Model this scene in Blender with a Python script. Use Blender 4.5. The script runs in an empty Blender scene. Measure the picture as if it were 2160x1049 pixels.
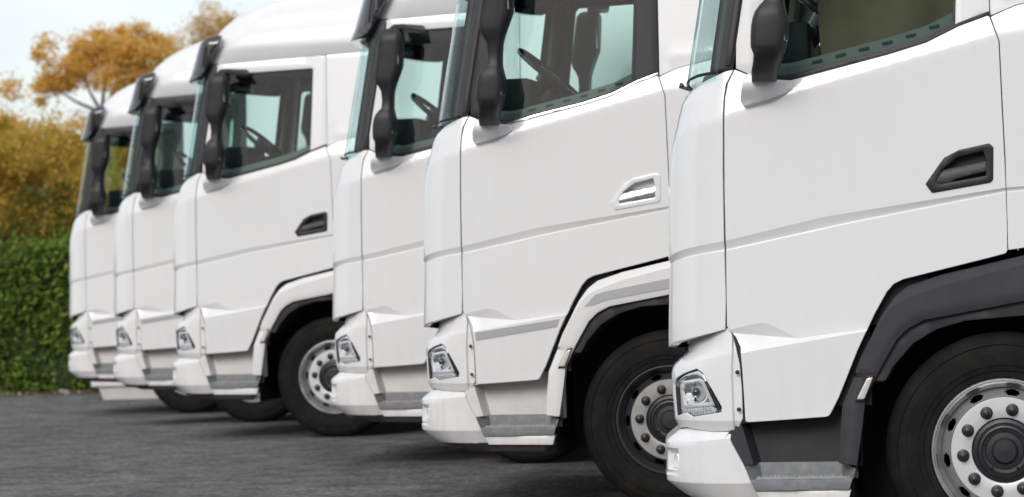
import bpy, bmesh, math, random
from mathutils import Vector, Matrix
random.seed(7)
R = math.radians
SC = bpy.context.scene
COL = SC.collection
TH = 0.2002                      # the trucks stand turned by this angle to the camera's axis

# ------------------------------------------------------------------ camera, sky, sun, exposure
cam = bpy.data.cameras.new('camera'); cam_o = bpy.data.objects.new('camera', cam); COL.objects.link(cam_o)
cam.sensor_width = 36.0; cam.lens = 5750 / 2160 * 36.0
cam.clip_start = 0.1; cam.clip_end = 6000
cam_o.matrix_world = Matrix.Translation((0, 0, 1.3045)) @ Matrix.Rotation(R(90) + 0.00948, 4, 'X') @ Matrix.Rotation(-0.03, 4, 'Z')
cam.dof.use_dof = True; cam.dof.focus_distance = 12.4; cam.dof.aperture_fstop = 3.5; cam.dof.aperture_blades = 0
SC.camera = cam_o

SUN_EL, SUN_AZ = R(30), R(203)   # azimuth from +Y towards +X
world = bpy.data.worlds.new('World'); SC.world = world; world.use_nodes = True
wn = world.node_tree.nodes; wl = world.node_tree.links; wn.clear()
w_out = wn.new('ShaderNodeOutputWorld'); w_bg = wn.new('ShaderNodeBackground'); w_bg.inputs['Strength'].default_value = 0.1
w_sky = wn.new('ShaderNodeTexSky'); w_sky.sky_type = 'NISHITA'; w_sky.sun_disc = False
w_sky.sun_elevation = SUN_EL; w_sky.sun_rotation = SUN_AZ; w_sky.air_density = 1.0; w_sky.dust_density = 1.5
w_tc = wn.new('ShaderNodeTexCoord'); w_map = wn.new('ShaderNodeMapping'); w_map.inputs['Scale'].default_value = (1.0, 1.0, 2.2)
w_no = wn.new('ShaderNodeTexNoise'); w_no.inputs['Scale'].default_value = 2.3; w_no.inputs['Detail'].default_value = 7; w_no.inputs['Roughness'].default_value = .55
w_rp = wn.new('ShaderNodeValToRGB'); w_rp.color_ramp.elements[0].position = .36; w_rp.color_ramp.elements[0].color = (.42, .42, .42, 1)
w_rp.color_ramp.elements[1].position = .60; w_rp.color_ramp.elements[1].color = (.90, .90, .90, 1)
w_no2 = wn.new('ShaderNodeTexNoise'); w_no2.inputs['Scale'].default_value = 4.5; w_no2.inputs['Detail'].default_value = 6
w_rp2 = wn.new('ShaderNodeValToRGB'); w_rp2.color_ramp.elements[0].position = .3; w_rp2.color_ramp.elements[0].color = (5.8, 6.1, 6.5, 1)
w_rp2.color_ramp.elements[1].position = .68; w_rp2.color_ramp.elements[1].color = (8.6, 8.7, 8.8, 1)
w_mx = wn.new('ShaderNodeMix'); w_mx.data_type = 'RGBA'
wl.new(w_tc.outputs['Generated'], w_map.inputs['Vector']); wl.new(w_map.outputs[0], w_no.inputs['Vector']); wl.new(w_map.outputs[0], w_no2.inputs['Vector'])
wl.new(w_no.outputs['Fac'], w_rp.inputs[0]); wl.new(w_no2.outputs['Fac'], w_rp2.inputs[0])
wl.new(w_rp.outputs[0], w_mx.inputs[0]); wl.new(w_sky.outputs[0], w_mx.inputs[6]); wl.new(w_rp2.outputs[0], w_mx.inputs[7])
wl.new(w_mx.outputs[2], w_bg.inputs['Color']); wl.new(w_bg.outputs[0], w_out.inputs['Surface'])

sun = bpy.data.lights.new('sun', 'SUN'); sun.energy = 1.15; sun.angle = R(24); sun.color = (1, .965, .92)
sun_o = bpy.data.objects.new('sun', sun); COL.objects.link(sun_o)
sd = Vector((math.sin(SUN_AZ) * math.cos(SUN_EL), math.cos(SUN_AZ) * math.cos(SUN_EL), math.sin(SUN_EL)))
sun_o.rotation_euler = sd.to_track_quat('Z', 'Y').to_euler(); sun_o.location = sd * 80

SC.view_settings.view_transform = 'Standard'; SC.view_settings.look = 'None'
SC.view_settings.exposure = 0.51; SC.view_settings.gamma = 1.0; SC.view_settings.use_curve_mapping = False
SC.render.engine = 'CYCLES'
SC.cycles.use_denoising = True
SC.cycles.max_bounces = 10; SC.cycles.transparent_max_bounces = 24; SC.cycles.transmission_bounces = 8
SC.cycles.diffuse_bounces = 4; SC.cycles.glossy_bounces = 4

# ------------------------------------------------------------------ materials
def mat(name, col, rough=.5, metal=0, coat=0, spec=.5, noise=None, bump=None, coat_rough=.06):
    m = bpy.data.materials.new(name); m.use_nodes = True
    nt = m.node_tree; b = nt.nodes['Principled BSDF']
    b.inputs['Base Color'].default_value = (*col, 1); b.inputs['Roughness'].default_value = rough
    b.inputs['Metallic'].default_value = metal; b.inputs['Coat Weight'].default_value = coat
    b.inputs['Coat Roughness'].default_value = coat_rough; b.inputs['Specular IOR Level'].default_value = spec
    tc = nt.nodes.new('ShaderNodeTexCoord')
    if noise:                    # (scale, colour 2, low, high)
        n = nt.nodes.new('ShaderNodeTexNoise'); n.inputs['Scale'].default_value = noise[0]; n.inputs['Detail'].default_value = 6; n.inputs['Roughness'].default_value = .62
        r = nt.nodes.new('ShaderNodeValToRGB')
        r.color_ramp.elements[0].position = noise[2]; r.color_ramp.elements[0].color = (*col, 1)
        r.color_ramp.elements[1].position = noise[3]; r.color_ramp.elements[1].color = (*noise[1], 1)
        nt.links.new(tc.outputs['Object'], n.inputs['Vector']); nt.links.new(n.outputs['Fac'], r.inputs[0])
        nt.links.new(r.outputs[0], b.inputs['Base Color'])
    if bump:                     # (scale, strength, distance)
        n = nt.nodes.new('ShaderNodeTexNoise'); n.inputs['Scale'].default_value = bump[0]; n.inputs['Detail'].default_value = 4
        u = nt.nodes.new('ShaderNodeBump'); u.inputs['Strength'].default_value = bump[1]; u.inputs['Distance'].default_value = bump[2]
        nt.links.new(tc.outputs['Object'], n.inputs['Vector']); nt.links.new(n.outputs['Fac'], u.inputs['Height'])
        nt.links.new(u.outputs[0], b.inputs['Normal'])
    return m

def paint_mat(name, col, dirt):
    m = mat(name, col, .28, 0, .75, .5)
    nt = m.node_tree; b = nt.nodes['Principled BSDF']
    tc = nt.nodes.new('ShaderNodeTexCoord')
    mp = nt.nodes.new('ShaderNodeMapping'); mp.inputs['Scale'].default_value = (6, 6, 1.3)
    n = nt.nodes.new('ShaderNodeTexNoise'); n.inputs['Scale'].default_value = 2.6; n.inputs['Detail'].default_value = 8; n.inputs['Roughness'].default_value = .66
    r = nt.nodes.new('ShaderNodeValToRGB')
    r.color_ramp.elements[0].position = .45; r.color_ramp.elements[0].color = (0, 0, 0, 1)
    r.color_ramp.elements[1].position = .85; r.color_ramp.elements[1].color = (1, 1, 1, 1)
    sx = nt.nodes.new('ShaderNodeSeparateXYZ')
    mr = nt.nodes.new('ShaderNodeMapRange'); mr.inputs['From Min'].default_value = .95; mr.inputs['From Max'].default_value = .3
    mr.inputs['To Min'].default_value = .22; mr.inputs['To Max'].default_value = 1.0
    mu = nt.nodes.new('ShaderNodeMath'); mu.operation = 'MULTIPLY'
    mu2 = nt.nodes.new('ShaderNodeMath'); mu2.operation = 'MULTIPLY'; mu2.inputs[1].default_value = dirt
    mx = nt.nodes.new('ShaderNodeMix'); mx.data_type = 'RGBA'
    mx.inputs[6].default_value = (*col, 1); mx.inputs[7].default_value = (.36, .32, .26, 1)
    L = nt.links.new
    L(tc.outputs['Object'], mp.inputs[0]); L(mp.outputs[0], n.inputs['Vector']); L(n.outputs['Fac'], r.inputs[0])
    L(tc.outputs['Object'], sx.inputs[0]); L(sx.outputs['Z'], mr.inputs['Value'])
    L(r.outputs[0], mu.inputs[0]); L(mr.outputs[0], mu.inputs[1]); L(mu.outputs[0], mu2.inputs[0]); L(mu2.outputs[0], mx.inputs[0])
    L(mx.outputs[2], b.inputs['Base Color'])
    # very gentle waviness of pressed sheet
    n2 = nt.nodes.new('ShaderNodeTexNoise'); n2.inputs['Scale'].default_value = 1.7; n2.inputs['Detail'].default_value = 1
    bu = nt.nodes.new('ShaderNodeBump'); bu.inputs['Strength'].default_value = .12; bu.inputs['Distance'].default_value = .03
    L(tc.outputs['Object'], n2.inputs['Vector']); L(n2.outputs['Fac'], bu.inputs['Height']); L(bu.outputs[0], b.inputs['Coat Normal'])
    return m

def glass_mat(name, tint, refl=1.0, rough=0.0):
    m = bpy.data.materials.new(name); m.use_nodes = True; nt = m.node_tree; nt.nodes.clear()
    o = nt.nodes.new('ShaderNodeOutputMaterial'); t = nt.nodes.new('ShaderNodeBsdfTransparent'); t.inputs[0].default_value = (*tint, 1)
    g = nt.nodes.new('ShaderNodeBsdfGlossy'); g.inputs['Roughness'].default_value = rough; g.inputs['Color'].default_value = (refl, refl, refl, 1)
    f = nt.nodes.new('ShaderNodeFresnel'); ge = nt.nodes.new('ShaderNodeNewGeometry')      # one thin sheet: the same reflection from either side
    mr = nt.nodes.new('ShaderNodeMapRange'); mr.inputs['To Min'].default_value = 1.48; mr.inputs['To Max'].default_value = 1 / 1.48
    nt.links.new(ge.outputs['Backfacing'], mr.inputs['Value']); nt.links.new(mr.outputs[0], f.inputs['IOR'])
    x = nt.nodes.new('ShaderNodeMixShader')
    nt.links.new(f.outputs[0], x.inputs[0]); nt.links.new(t.outputs[0], x.inputs[1]); nt.links.new(g.outputs[0], x.inputs[2]); nt.links.new(x.outputs[0], o.inputs[0])
    return m

M = {}
M['white'] = paint_mat('white_paint', (.80, .80, .805), .22)
M['white_dirty'] = paint_mat('white_paint_worn', (.79, .785, .78), .45)
M['white_plastic'] = mat('white_plastic', (.74, .735, .72), .45, noise=(5, (.60, .58, .54), .5, .85))
M['black'] = mat('black_plastic', (.018, .0175, .020), .45, spec=.35, noise=(9, (.030, .029, .031), .4, .8), bump=(900, .12, .001))
M['satin'] = mat('satin_black', (.012, .012, .013), .32, coat=.2)
M['grey_dark'] = mat('dark_grey_plastic', (.036, .035, .040), .45, spec=.35, noise=(7, (.050, .049, .054), .4, .8), bump=(700, .1, .001))
M['void'] = mat('gap_shade_black', (.010, .010, .010), .8)  # near black behind gaps, wheel slots and arches, standing for deep shade
M['grey'] = mat('grey_step_plastic', (.16, .17, .18), .6, noise=(16, (.27, .27, .265), .45, .8), bump=(300, .25, .002))
M['worn_lit'] = mat('worn_lit_tread', (.33, .335, .33), .6, noise=(30, (.20, .205, .21), .4, .7))  # worn teeth, coloured lighter for the lit band along the tread
M['stripe'] = mat('grey_stripe', (.40, .41, .42), .5)
M['chrome'] = mat('satin_chrome', (.72, .72, .74), .22, 1)
M['mirror'] = mat('mirror_silver', (.82, .84, .85), .02, 1)
M['rubber'] = mat('tyre_rubber', (.0085, .0085, .0085), .72, spec=.15, noise=(9, (.022, .020, .018), .45, .8), bump=(160, .25, .002))
M['seal'] = mat('black_seal', (.012, .012, .013), .5)
M['rim'] = mat('rim_silver', (.64, .64, .65), .42, .30, noise=(24, (.52, .51, .50), .5, .9))
M['rim_shaded'] = mat('rim_cone', (.34, .34, .35), .38, .5, noise=(18, (.24, .235, .23), .45, .85))  # cone in darker silver, standing for the shade of its recess
M['rim_grey'] = mat('rim_worn_shaded', (.36, .355, .345), .45, .3, noise=(20, (.26, .25, .24), .45, .85))
M['rim_bright'] = mat('rim_polished', (.70, .70, .71), .25, .9, noise=(20, (.5, .49, .48), .5, .9))
M['rim_black'] = mat('rim_black', (.03, .03, .032), .4)
M['nut'] = mat('nut_cover', (.016, .0165, .020), .42)
M['glass'] = glass_mat('cab_glass', (.74, .90, .86))
M['screen'] = glass_mat('windscreen_glass', (.82, .975, .955))
M['lens'] = glass_mat('lamp_lens', (.96, .97, .98))
M['reflector'] = mat('lamp_reflector', (.80, .81, .82), .22, .35)
M['lampgrey'] = mat('lamp_housing', (.50, .505, .51), .3, .25)
M['bulb'] = mat('projector_glass', (.03, .032, .035), .04, coat=1)
M['bowl'] = mat('projector_bowl', (.80, .80, .80), .10, 1)
M['led'] = mat('lamp_led_bar', (.30, .31, .32), .2, .2, noise=(160, (.75, .76, .78), .45, .55))
M['amber'] = mat('amber_lamp', (.75, .72, .66), .2, .3)
M['visor'] = mat('smoked_visor', (.022, .022, .026), .14, coat=1.0)
M['beige'] = mat('cab_trim_beige', (.17, .145, .11), .8)
M['lining'] = mat('door_lining_grey', (.16, .165, .15), .7)
M['cabdark'] = mat('cab_trim_dark', (.018, .021, .024), .6)
M['curtain'] = mat('brown_curtain', (.125, .085, .052), .9, noise=(3, (.16, .115, .075), .35, .7), bump=(5, .5, .03))
M['curtain_dark'] = mat('dark_brown_curtain', (.13, .10, .07), .9)
M['seat'] = mat('seat_fabric', (.07, .065, .06), .9)
M['steel'] = mat('chassis_steel', (.02, .02, .022), .6)

# ------------------------------------------------------------------ small mesh helpers
def finish(bm, name, sharp=38):
    bmesh.ops.recalc_face_normals(bm, faces=bm.faces[:])
    me = bpy.data.meshes.new(name); bm.to_mesh(me); bm.free()
    for p in me.polygons: p.use_smooth = True
    me.set_sharp_from_angle(angle=R(sharp))
    return me

def box(bm, x0, x1, y0, y1, z0, z1, bev=0.0):
    ret = bmesh.ops.create_cube(bm, size=1)
    vs = ret['verts']
    for v in vs:
        v.co = Vector((x0 + (v.co.x + .5) * (x1 - x0), y0 + (v.co.y + .5) * (y1 - y0), z0 + (v.co.z + .5) * (z1 - z0)))
    if bev:
        es = list({e for v in vs for e in v.link_edges})
        bmesh.ops.bevel(bm, geom=es, offset=bev, segments=2, affect='EDGES', profile=.6)

def lathe(bm, prof, seg=72, axis_y=True):
    rings = []
    for (r, y) in prof:
        rings.append([bm.verts.new((r * math.cos(2 * math.pi * k / seg), y, r * math.sin(2 * math.pi * k / seg))) for k in range(seg)])
    for a, b in zip(rings, rings[1:]):
        for k in range(seg):
            bm.faces.new((a[k], a[(k + 1) % seg], b[(k + 1) % seg], b[k]))
    return rings

def tube(bm, pts, rad, seg=8, caps=True):
    rings = []
    for i, p in enumerate(pts):
        p = Vector(p)
        d = (Vector(pts[min(i + 1, len(pts) - 1)]) - Vector(pts[max(i - 1, 0)])).normalized()
        u = d.orthogonal().normalized(); w = d.cross(u)
        if i: # keep the frame from twisting
            u = (pu - d * pu.dot(d)).normalized(); w = d.cross(u)
        pu = u
        r = rad[i] if isinstance(rad, (list, tuple)) else rad
        rings.append([bm.verts.new(p + (u * math.cos(2 * math.pi * k / seg) + w * math.sin(2 * math.pi * k / seg)) * r) for k in range(seg)])
    for a, b in zip(rings, rings[1:]):
        for k in range(seg): bm.faces.new((a[k], a[(k + 1) % seg], b[(k + 1) % seg], b[k]))
    if caps:
        bm.faces.new(rings[0][::-1]); bm.faces.new(rings[-1])

def lerp(z, T):
    if z <= T[0][0]: return T[0][1]
    for (a, va), (b, vb) in zip(T, T[1:]):
        if z <= b: return va + (vb - va) * (z - a) / (b - a)
    return T[-1][1]

def sstep(t):
    t = max(0., min(1., t)); return t * t * (3 - 2 * t)

# ------------------------------------------------------------------ body surfaces: (s, z) -> point and outward normal
def make_corner(x0, tabl):
    AM = 1.4; RR = .31
    ye = RR * (1 - math.cos(AM)); LL = 1.25 - ye; bow = .5 * LL / math.tan(AM)
    def f(s, z):
        fw = lerp(z, tabl)
        if s >= x0: return Vector((s, 0, z)), Vector((0, -1, 0))
        a = (x0 - s) / RR
        if a <= AM:
            return Vector((x0 - fw * math.sin(a), RR * (1 - math.cos(a)), z)), Vector((-math.sin(a), -math.cos(a), 0))
        t = min((x0 - RR * AM - s) / LL, 1.0)
        return (Vector((x0 - fw * math.sin(AM) - bow * (1 - (1 - t) ** 2), ye + t * LL, z)),
                Vector((-math.sin(AM + .17 * t), -math.cos(AM + .17 * t), 0)))
    return f
S_CENTRE = -.31 * 1.4 - (1.25 - .31 * (1 - math.cos(1.4)))     # s of the centre line, measured from x0
corner_map = make_corner(-1.13, [(.98, .318), (1.02, .318), (1.45, .304), (1.77, .289), (1.92, .272), (2.06, .257), (2.10, .240), (2.14, .205), (2.19, .17)])
lamp_map = make_corner(-1.10, [(.60, .325), (.633, .33), (.67, .328), (.82, .338), (.877, .338), (.92, .328), (.978, .29), (1.05, .285), (1.1, .285)])
bump_map = make_corner(-1.10, [(.33, .285), (.353, .32), (.39, .352), (.42, .374), (.47, .380), (.586, .374), (.637, .335), (.66, .325)])
def side_map(s, z): return Vector((s, 0, z)), Vector((0, -1, 0))
def up_y(z): return .03 + .075 * (z - 2.15)
def up_map(s, z): return Vector((s, up_y(z), z)), Vector((0, -1, 0))
VIS = [(2.9, .22), (3.0, .21), (3.06, .20), (3.25, .13), (3.32, .10), (3.4, .06)]
_vis = make_corner(-1.0, VIS)
def visor_map(s, z):
    p, n = _vis(s, z); p.y += .050; return p, n

def panel(name, polys, mapf, grid=.02, thick=.02, rim=.003, disp=None, sym=False, gz=None, sharp=42, creases=()):
    bm = bmesh.new()
    for poly in polys:
        bm.faces.new([bm.verts.new((p[0], p[1], 0)) for p in poly])
    xs = [v.co.x for v in bm.verts]; zs = [v.co.y for v in bm.verts]
    def cut(co, no):
        bmesh.ops.bisect_plane(bm, geom=bm.verts[:] + bm.edges[:] + bm.faces[:], dist=1e-6, plane_co=co, plane_no=no)
    for k in range(math.ceil(min(xs) / grid), math.floor(max(xs) / grid) + 1): cut((k * grid, 0, 0), (1, 0, 0))
    g2 = gz or grid
    for k in range(math.ceil(min(zs) / g2), math.floor(max(zs) / g2) + 1): cut((0, k * g2, 0), (0, 1, 0))
    x_lo, x_hi = min(xs), max(xs)
    for line in creases:
        for (a, b) in zip(line, line[1:]):
            if b[0] < x_lo or a[0] > x_hi: continue
            for q in (a, b):
                if x_lo < q[0] < x_hi: cut((q[0], 0, 0), (1, 0, 0))
            fs = [f for f in bm.faces if a[0] < f.calc_center_median().x < b[0]]
            es = {e for f in fs for e in f.edges}; vs = {v for f in fs for v in f.verts}
            bmesh.ops.bisect_plane(bm, geom=list(vs) + list(es) + fs, dist=1e-5, plane_co=(a[0], a[1], 0), plane_no=(a[1] - b[1], b[0] - a[0], 0))
    bmesh.ops.remove_doubles(bm, verts=bm.verts[:], dist=4e-4)
    bmesh.ops.recalc_face_normals(bm, faces=bm.faces[:])
    for f in bm.faces:
        if f.normal.z < 0: f.normal_flip()
    depth = {}
    for v in bm.verts: depth[v] = 0.0
    bed = [e for e in bm.edges if len(e.link_faces) == 1]
    nrm = {}
    for e in bed:
        l = e.link_faces[0].loops
        for lp in l:
            if lp.edge == e:
                a, b = lp.vert.co, lp.link_loop_next.vert.co
                d = (b - a); n = Vector((d.y, -d.x, 0))
                if n.length > 1e-9: n.normalize()
                for v in e.verts: nrm.setdefault(v, Vector()); nrm[v] += n
    ring = {}
    steps = [(rim * .7, rim * .3), (rim, rim), (rim, thick)] if rim else [(0, thick)]
    for v, n in nrm.items():
        n = n.normalized() if n.length > 1e-6 else n
        L = [v]
        for (o, dp) in steps:
            w = bm.verts.new(v.co + n * o); depth[w] = dp; L.append(w)
        ring[v] = L
    for e in bed:
        a, b = e.verts
        for k in range(len(steps)):
            try: bm.faces.new((ring[a][k], ring[b][k], ring[b][k + 1], ring[a][k + 1]))
            except ValueError: pass
    for v in bm.verts:
        s, z = v.co.x, v.co.y
        p, n = mapf(s, z)
        v.co = p + n * ((disp(s, z) if disp else 0) - depth[v])
    if sym:
        g = bmesh.ops.duplicate(bm, geom=bm.verts[:] + bm.edges[:] + bm.faces[:])
        for v in g['geom']:
            if isinstance(v, bmesh.types.BMVert): v.co.y = 2.5 - v.co.y
    bmesh.ops.dissolve_degenerate(bm, edges=bm.edges[:], dist=1e-5)
    return finish(bm, name, sharp)

# ------------------------------------------------------------------ body lines (metres: x from the front axle, z above the road)
BELT = [(-1.14, 2.19), (-1.088, 2.187), (-1.02, 2.155), (-.954, 2.131), (-.89, 2.125), (-.843, 2.129), (-.70, 2.160), (-.433, 2.219), (-.272, 2.262), (-.132, 2.326), (-.014, 2.364), (.1, 2.41), (.5, 2.50), (1.2, 2.56)]
SHLD = [(-1.50, 1.872), (-1.333, 1.927), (-1.221, 1.956), (-1.13, 1.974), (-.70, 2.092), (.02, 2.267), (.5, 2.33), (1.2, 2.40)]
MIDU = [(-1.60, 1.375), (-1.475, 1.404), (-1.37, 1.424), (-1.147, 1.456), (-.72, 1.545), (.03, 1.640), (1.2, 1.70)]
MIDL = [(-1.60, 1.345), (-1.475, 1.378), (-1.29, 1.402), (-1.14, 1.420), (-.617, 1.519), (.04, 1.626), (1.2, 1.688)]
LOWA = [(-1.15, 1.07), (-1.126, 1.079), (-1.013, 1.101), (-.977, 1.098), (-.852, 1.034), (-.577, 1.063), (0, 1.12)]
LOWM = [(-1.15, 1.062), (-1.10, 1.058), (-1.0, 1.046), (-.852, 1.032), (-.577, 1.061), (0, 1.118)]
LOWB = [(-1.15, .965), (-1.088, .975), (-.73, 1.030), (-.577, 1.052), (0, 1.11)]
off = lambda L, d: [(x, z + d) for x, z in L]
BODY_CREASES = [SHLD, off(SHLD, .02), MIDU, MIDL, off(MIDL, -.006)]
def body_disp(s, z):
    d = 0.0
    sh = lerp(s, SHLD)
    if z > sh:
        t = (z - sh); d -= .17 * max(0, t - .02) + .05 * min(t, .02)
        if s < -1.13:  d += .0     # the shoulder runs on round the corner
    zu, zl = lerp(s, MIDU), lerp(s, MIDL)
    if z < zu:
        if z > zl: d -= .015 * (zu - z) / (zu - zl)
        else: d -= .006 * max(.3, 1 - (zl - z) / .4) + .009 * max(0, 1 - (zl - z) / .006)
    if s > -1.135:
        a, m_, b = lerp(s, LOWA), lerp(s, LOWM), lerp(s, LOWB)
        if z < a:
            k = .016 * min(1, (a - m_) / .05)
            if z > m_: d -= k * (a - z) / max(a - m_, .002)
            elif z > b: d += -k + (k + .020) * (m_ - z) / max(m_ - b, .004)
            else: d += .020 - .012 * min(1, (b - z) / .3)
    else:
        # the front corner swells slightly towards its middle
        d += 0
    if False:                       # notch line under the shoulder
        u = lerp(s, [(-1.55, 1.905), (-1.413, 1.942), (-1.333, 1.964), (-1.13, 2.006)])
        if abs(z - u) < .02: d += .004 * (1 - abs(z - u) / .02)
    return d

MESH = {}
def ring_polys(P, k):
    Q = grow(P, k); return [[P[i], P[(i + 1) % len(P)], Q[(i + 1) % len(P)], Q[i]] for i in range(len(P))]
H_OUT = [(-.289, 1.668), (-.21, 1.773), (-.148, 1.803), (-.024, 1.826), (-.010, 1.812), (-.015, 1.678)]
H_LOW = [(-.289, 1.668), (-.265, 1.633), (-.025, 1.668), (-.015, 1.678)]
def grow(P, k):
    cx = sum(p[0] for p in P) / len(P); cz = sum(p[1] for p in P) / len(P)
    return [(cx + (p[0] - cx) * k, cz + (p[1] - cz) * k) for p in P]
belt_pts = [(x, z) for x, z in BELT if -1.09 <= x <= -.013]
door_up = ([(-1.142, 1.668), (-1.140, 1.756), (-1.133, 2.0), (-1.129, 2.068), (-1.117, 2.128), (-1.088, 2.186)] + belt_pts[1:] +
           [(-.008, 2.36), (.006, 2.318), (.026, 2.256), (.030, 2.02), (.035, 1.764), (.0365, 1.678)] + H_OUT[::-1])
door_dn = ([(-1.142, 1.668)] + H_LOW + [(.0365, 1.678), (.037, 1.507), (.035, 1.378), (.028, 1.368), (-.039, 1.352), (-.239, 1.308), (-.40, 1.272), (-.441, 1.253),
           (-.472, 1.219), (-.525, 1.129), (-.60, .979), (-.687, .778), (-.725, .708), (-.732, .701), (-.745, .698), (-.903, .689), (-1.072, .681), (-1.079, .683), (-1.082, .689),
           (-1.084, .797), (-1.088, .919), (-1.093, 1.001), (-1.112, 1.042), (-1.139, 1.074), (-1.149, 1.09), (-1.147, 1.248), (-1.144, 1.442)])
MESH['door'] = panel('door', [door_up, door_dn], side_map, grid=.04, gz=.02, thick=.03, disp=body_disp, sharp=11, creases=BODY_CREASES + [LOWA, LOWM, LOWB])
MESH['handle_cup'] = panel('handle_cup', [grow(H_OUT + H_LOW[1:-1][::-1], 1.02)], side_map, grid=.04, thick=.004, rim=0, disp=lambda s, z: -.045)
H_IN_U = [(-.253, 1.677), (-.221, 1.732), (-.159, 1.779), (-.046, 1.804), (-.034, 1.757), (-.037, 1.700)]
H_IN_L = [(-.253, 1.677), (-.239, 1.661), (-.040, 1.690), (-.037, 1.700)]
MESH['handle_bezel'] = panel('handle_bezel', [H_OUT + H_IN_U[::-1], H_LOW + H_IN_L[::-1]], side_map, grid=.05, thick=.05, rim=.004, disp=lambda s, z: .006)
MESH['handle_grip'] = panel('handle_grip', [[(-.250, 1.678), (-.222, 1.722), (-.039, 1.755), (-.039, 1.716), (-.165, 1.689), (-.19, 1.674), (-.238, 1.667)]], side_map, grid=.012, thick=.014, rim=.004,
                            disp=lambda s, z: .004 - 6.0 * (z - (1.70 + .2 * (s + .14))) ** 2)
# belt trim strip
TRU = [(-.950, 2.150), (-.896, 2.145), (-.843, 2.149), (-.70, 2.181), (-.432, 2.236), (-.272, 2.280), (-.132, 2.342), (-.010, 2.384)]
TRL = [(-.954, 2.131), (-.89, 2.125), (-.843, 2.129), (-.70, 2.160), (-.433, 2.219), (-.272, 2.262), (-.132, 2.326), (-.010, 2.364)]
def trim_y(s, z): return Vector((s, up_y(2.15 + .0), z)), Vector((0, -1, 0))
MESH['belt_trim'] = panel('belt_trim', [TRU + TRL[::-1]], trim_y, grid=.05, thick=.02, rim=.004, disp=lambda s, z: .008)
# door frame round the window, and the pane with its seal
FX = lambda z: -1.094 + .15 * (z - 2.2) / .88
WX = lambda z: -1.003 + .115 * (z - 2.17) / .85
zm = 2.62
fr_ol = [(FX(zm), zm), (FX(2.3), 2.3), (-1.080, 2.196)] + [(x, z + .004) for x, z in TRL] + [(-.012, zm)]
fr_ou = [(FX(zm), zm), (FX(3.06), 3.06), (-.950, 3.088), (-.698, 3.103), (-.020, 3.127), (-.012, 3.115), (-.012, zm)]
gl_l = [(WX(zm), zm), (WX(2.22), 2.22), (-.985, 2.160)] + [(x, z - .004) for x, z in TRU if -.9 < x < -.14] + [(-.147, 2.332), (-.133, zm)]
gl_u = [(WX(zm), zm), (WX(2.99), 2.99), (-.872, 3.012), (-.711, 3.016), (-.132, 3.030), (-.116, 3.018), (-.133, zm)]
MESH['window_frame'] = panel('window_frame', [fr_ol + gl_l[::-1], fr_ou + gl_u[::-1]], up_map, grid=.06, thick=.035, rim=.004)
glass_poly = gl_l + gl_u[::-1][1:-1]
MESH['window_glass'] = panel('window_glass', [glass_poly], up_map, grid=.4, thick=.001, rim=0, disp=lambda s, z: -.014)
def inset(L, d):
    cx, cz = -.55, 2.6
    return [(p[0] + (d if p[0] < cx else -d) * (1 if abs(p[0] - cx) > .2 else 0), p[1] + (d if p[1] < cz else -d) * (1 if abs(p[1] - cz) > .1 else 0)) for p in L]
MESH['window_seal'] = panel('window_seal', [gl_l + inset(gl_l, .014)[::-1], gl_u + inset(gl_u, .014)[::-1]], up_map, grid=.3, thick=.03, rim=.002, disp=lambda s, z: -.006)
# A pillar
PX = lambda z: -1.161 + .14 * (z - 2.2) / .86
MESH['pillar'] = panel('pillar', [[(PX(2.185) - .03, 2.185), (PX(3.10) - .03, 3.10), (FX(3.10) - .004, 3.10), (FX(2.2) - .006, 2.2), (-1.100, 2.190)]], up_map, grid=.1, thick=.05, rim=.004, disp=lambda s, z: -.006)
MESH['pillar_ridge'] = panel('pillar_ridge', [[(FX(2.21) - .034, 2.21), (FX(3.06) - .034, 3.06), (FX(3.06) - .016, 3.06), (FX(2.21) - .016, 2.21)]], up_map, grid=.1, thick=.02, rim=.004, disp=lambda s, z: .004)
# front corner panel
corner_poly = [(-1.098, 2.186), (-1.16, 2.174), (-1.246, 2.159), (-1.345, 2.143), (-1.425, 2.134), (-1.56, 2.126), (-1.56, 1.005), (-1.506, 1.012), (-1.45, 1.025), (-1.357, 1.038), (-1.289, 1.051), (-1.221, 1.065), (-1.1635, 1.079),
               (-1.157, 1.20), (-1.158, 1.442), (-1.154, 1.756), (-1.147, 2.0), (-1.142, 2.068), (-1.130, 2.128)]
MESH['corner_panel'] = panel('corner_panel', [corner_poly], corner_map, grid=.018, gz=.02, thick=.035, disp=body_disp, sharp=13, creases=BODY_CREASES)
MESH['front_panel'] = panel('front_panel', [[(-1.566, 2.124), (-1.566, 1.60), (-1.566, 1.004), (-1.13 + S_CENTRE, .97), (-1.13 + S_CENTRE, 2.11)]], corner_map, grid=.05, thick=.03, sym=True,
                            disp=lambda s, z: body_disp(max(s, -1.6), z))
MESH['front_grille'] = panel('front_grille', [[(-1.72, .985), (-1.10 + S_CENTRE, .96), (-1.10 + S_CENTRE, .655), (-1.72, .655)]], lamp_map, grid=.05, gz=.02, thick=.03, sym=True,
                             disp=lambda s, z: -.03 + (.012 if (z * 16) % 1 > .4 else 0))
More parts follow.
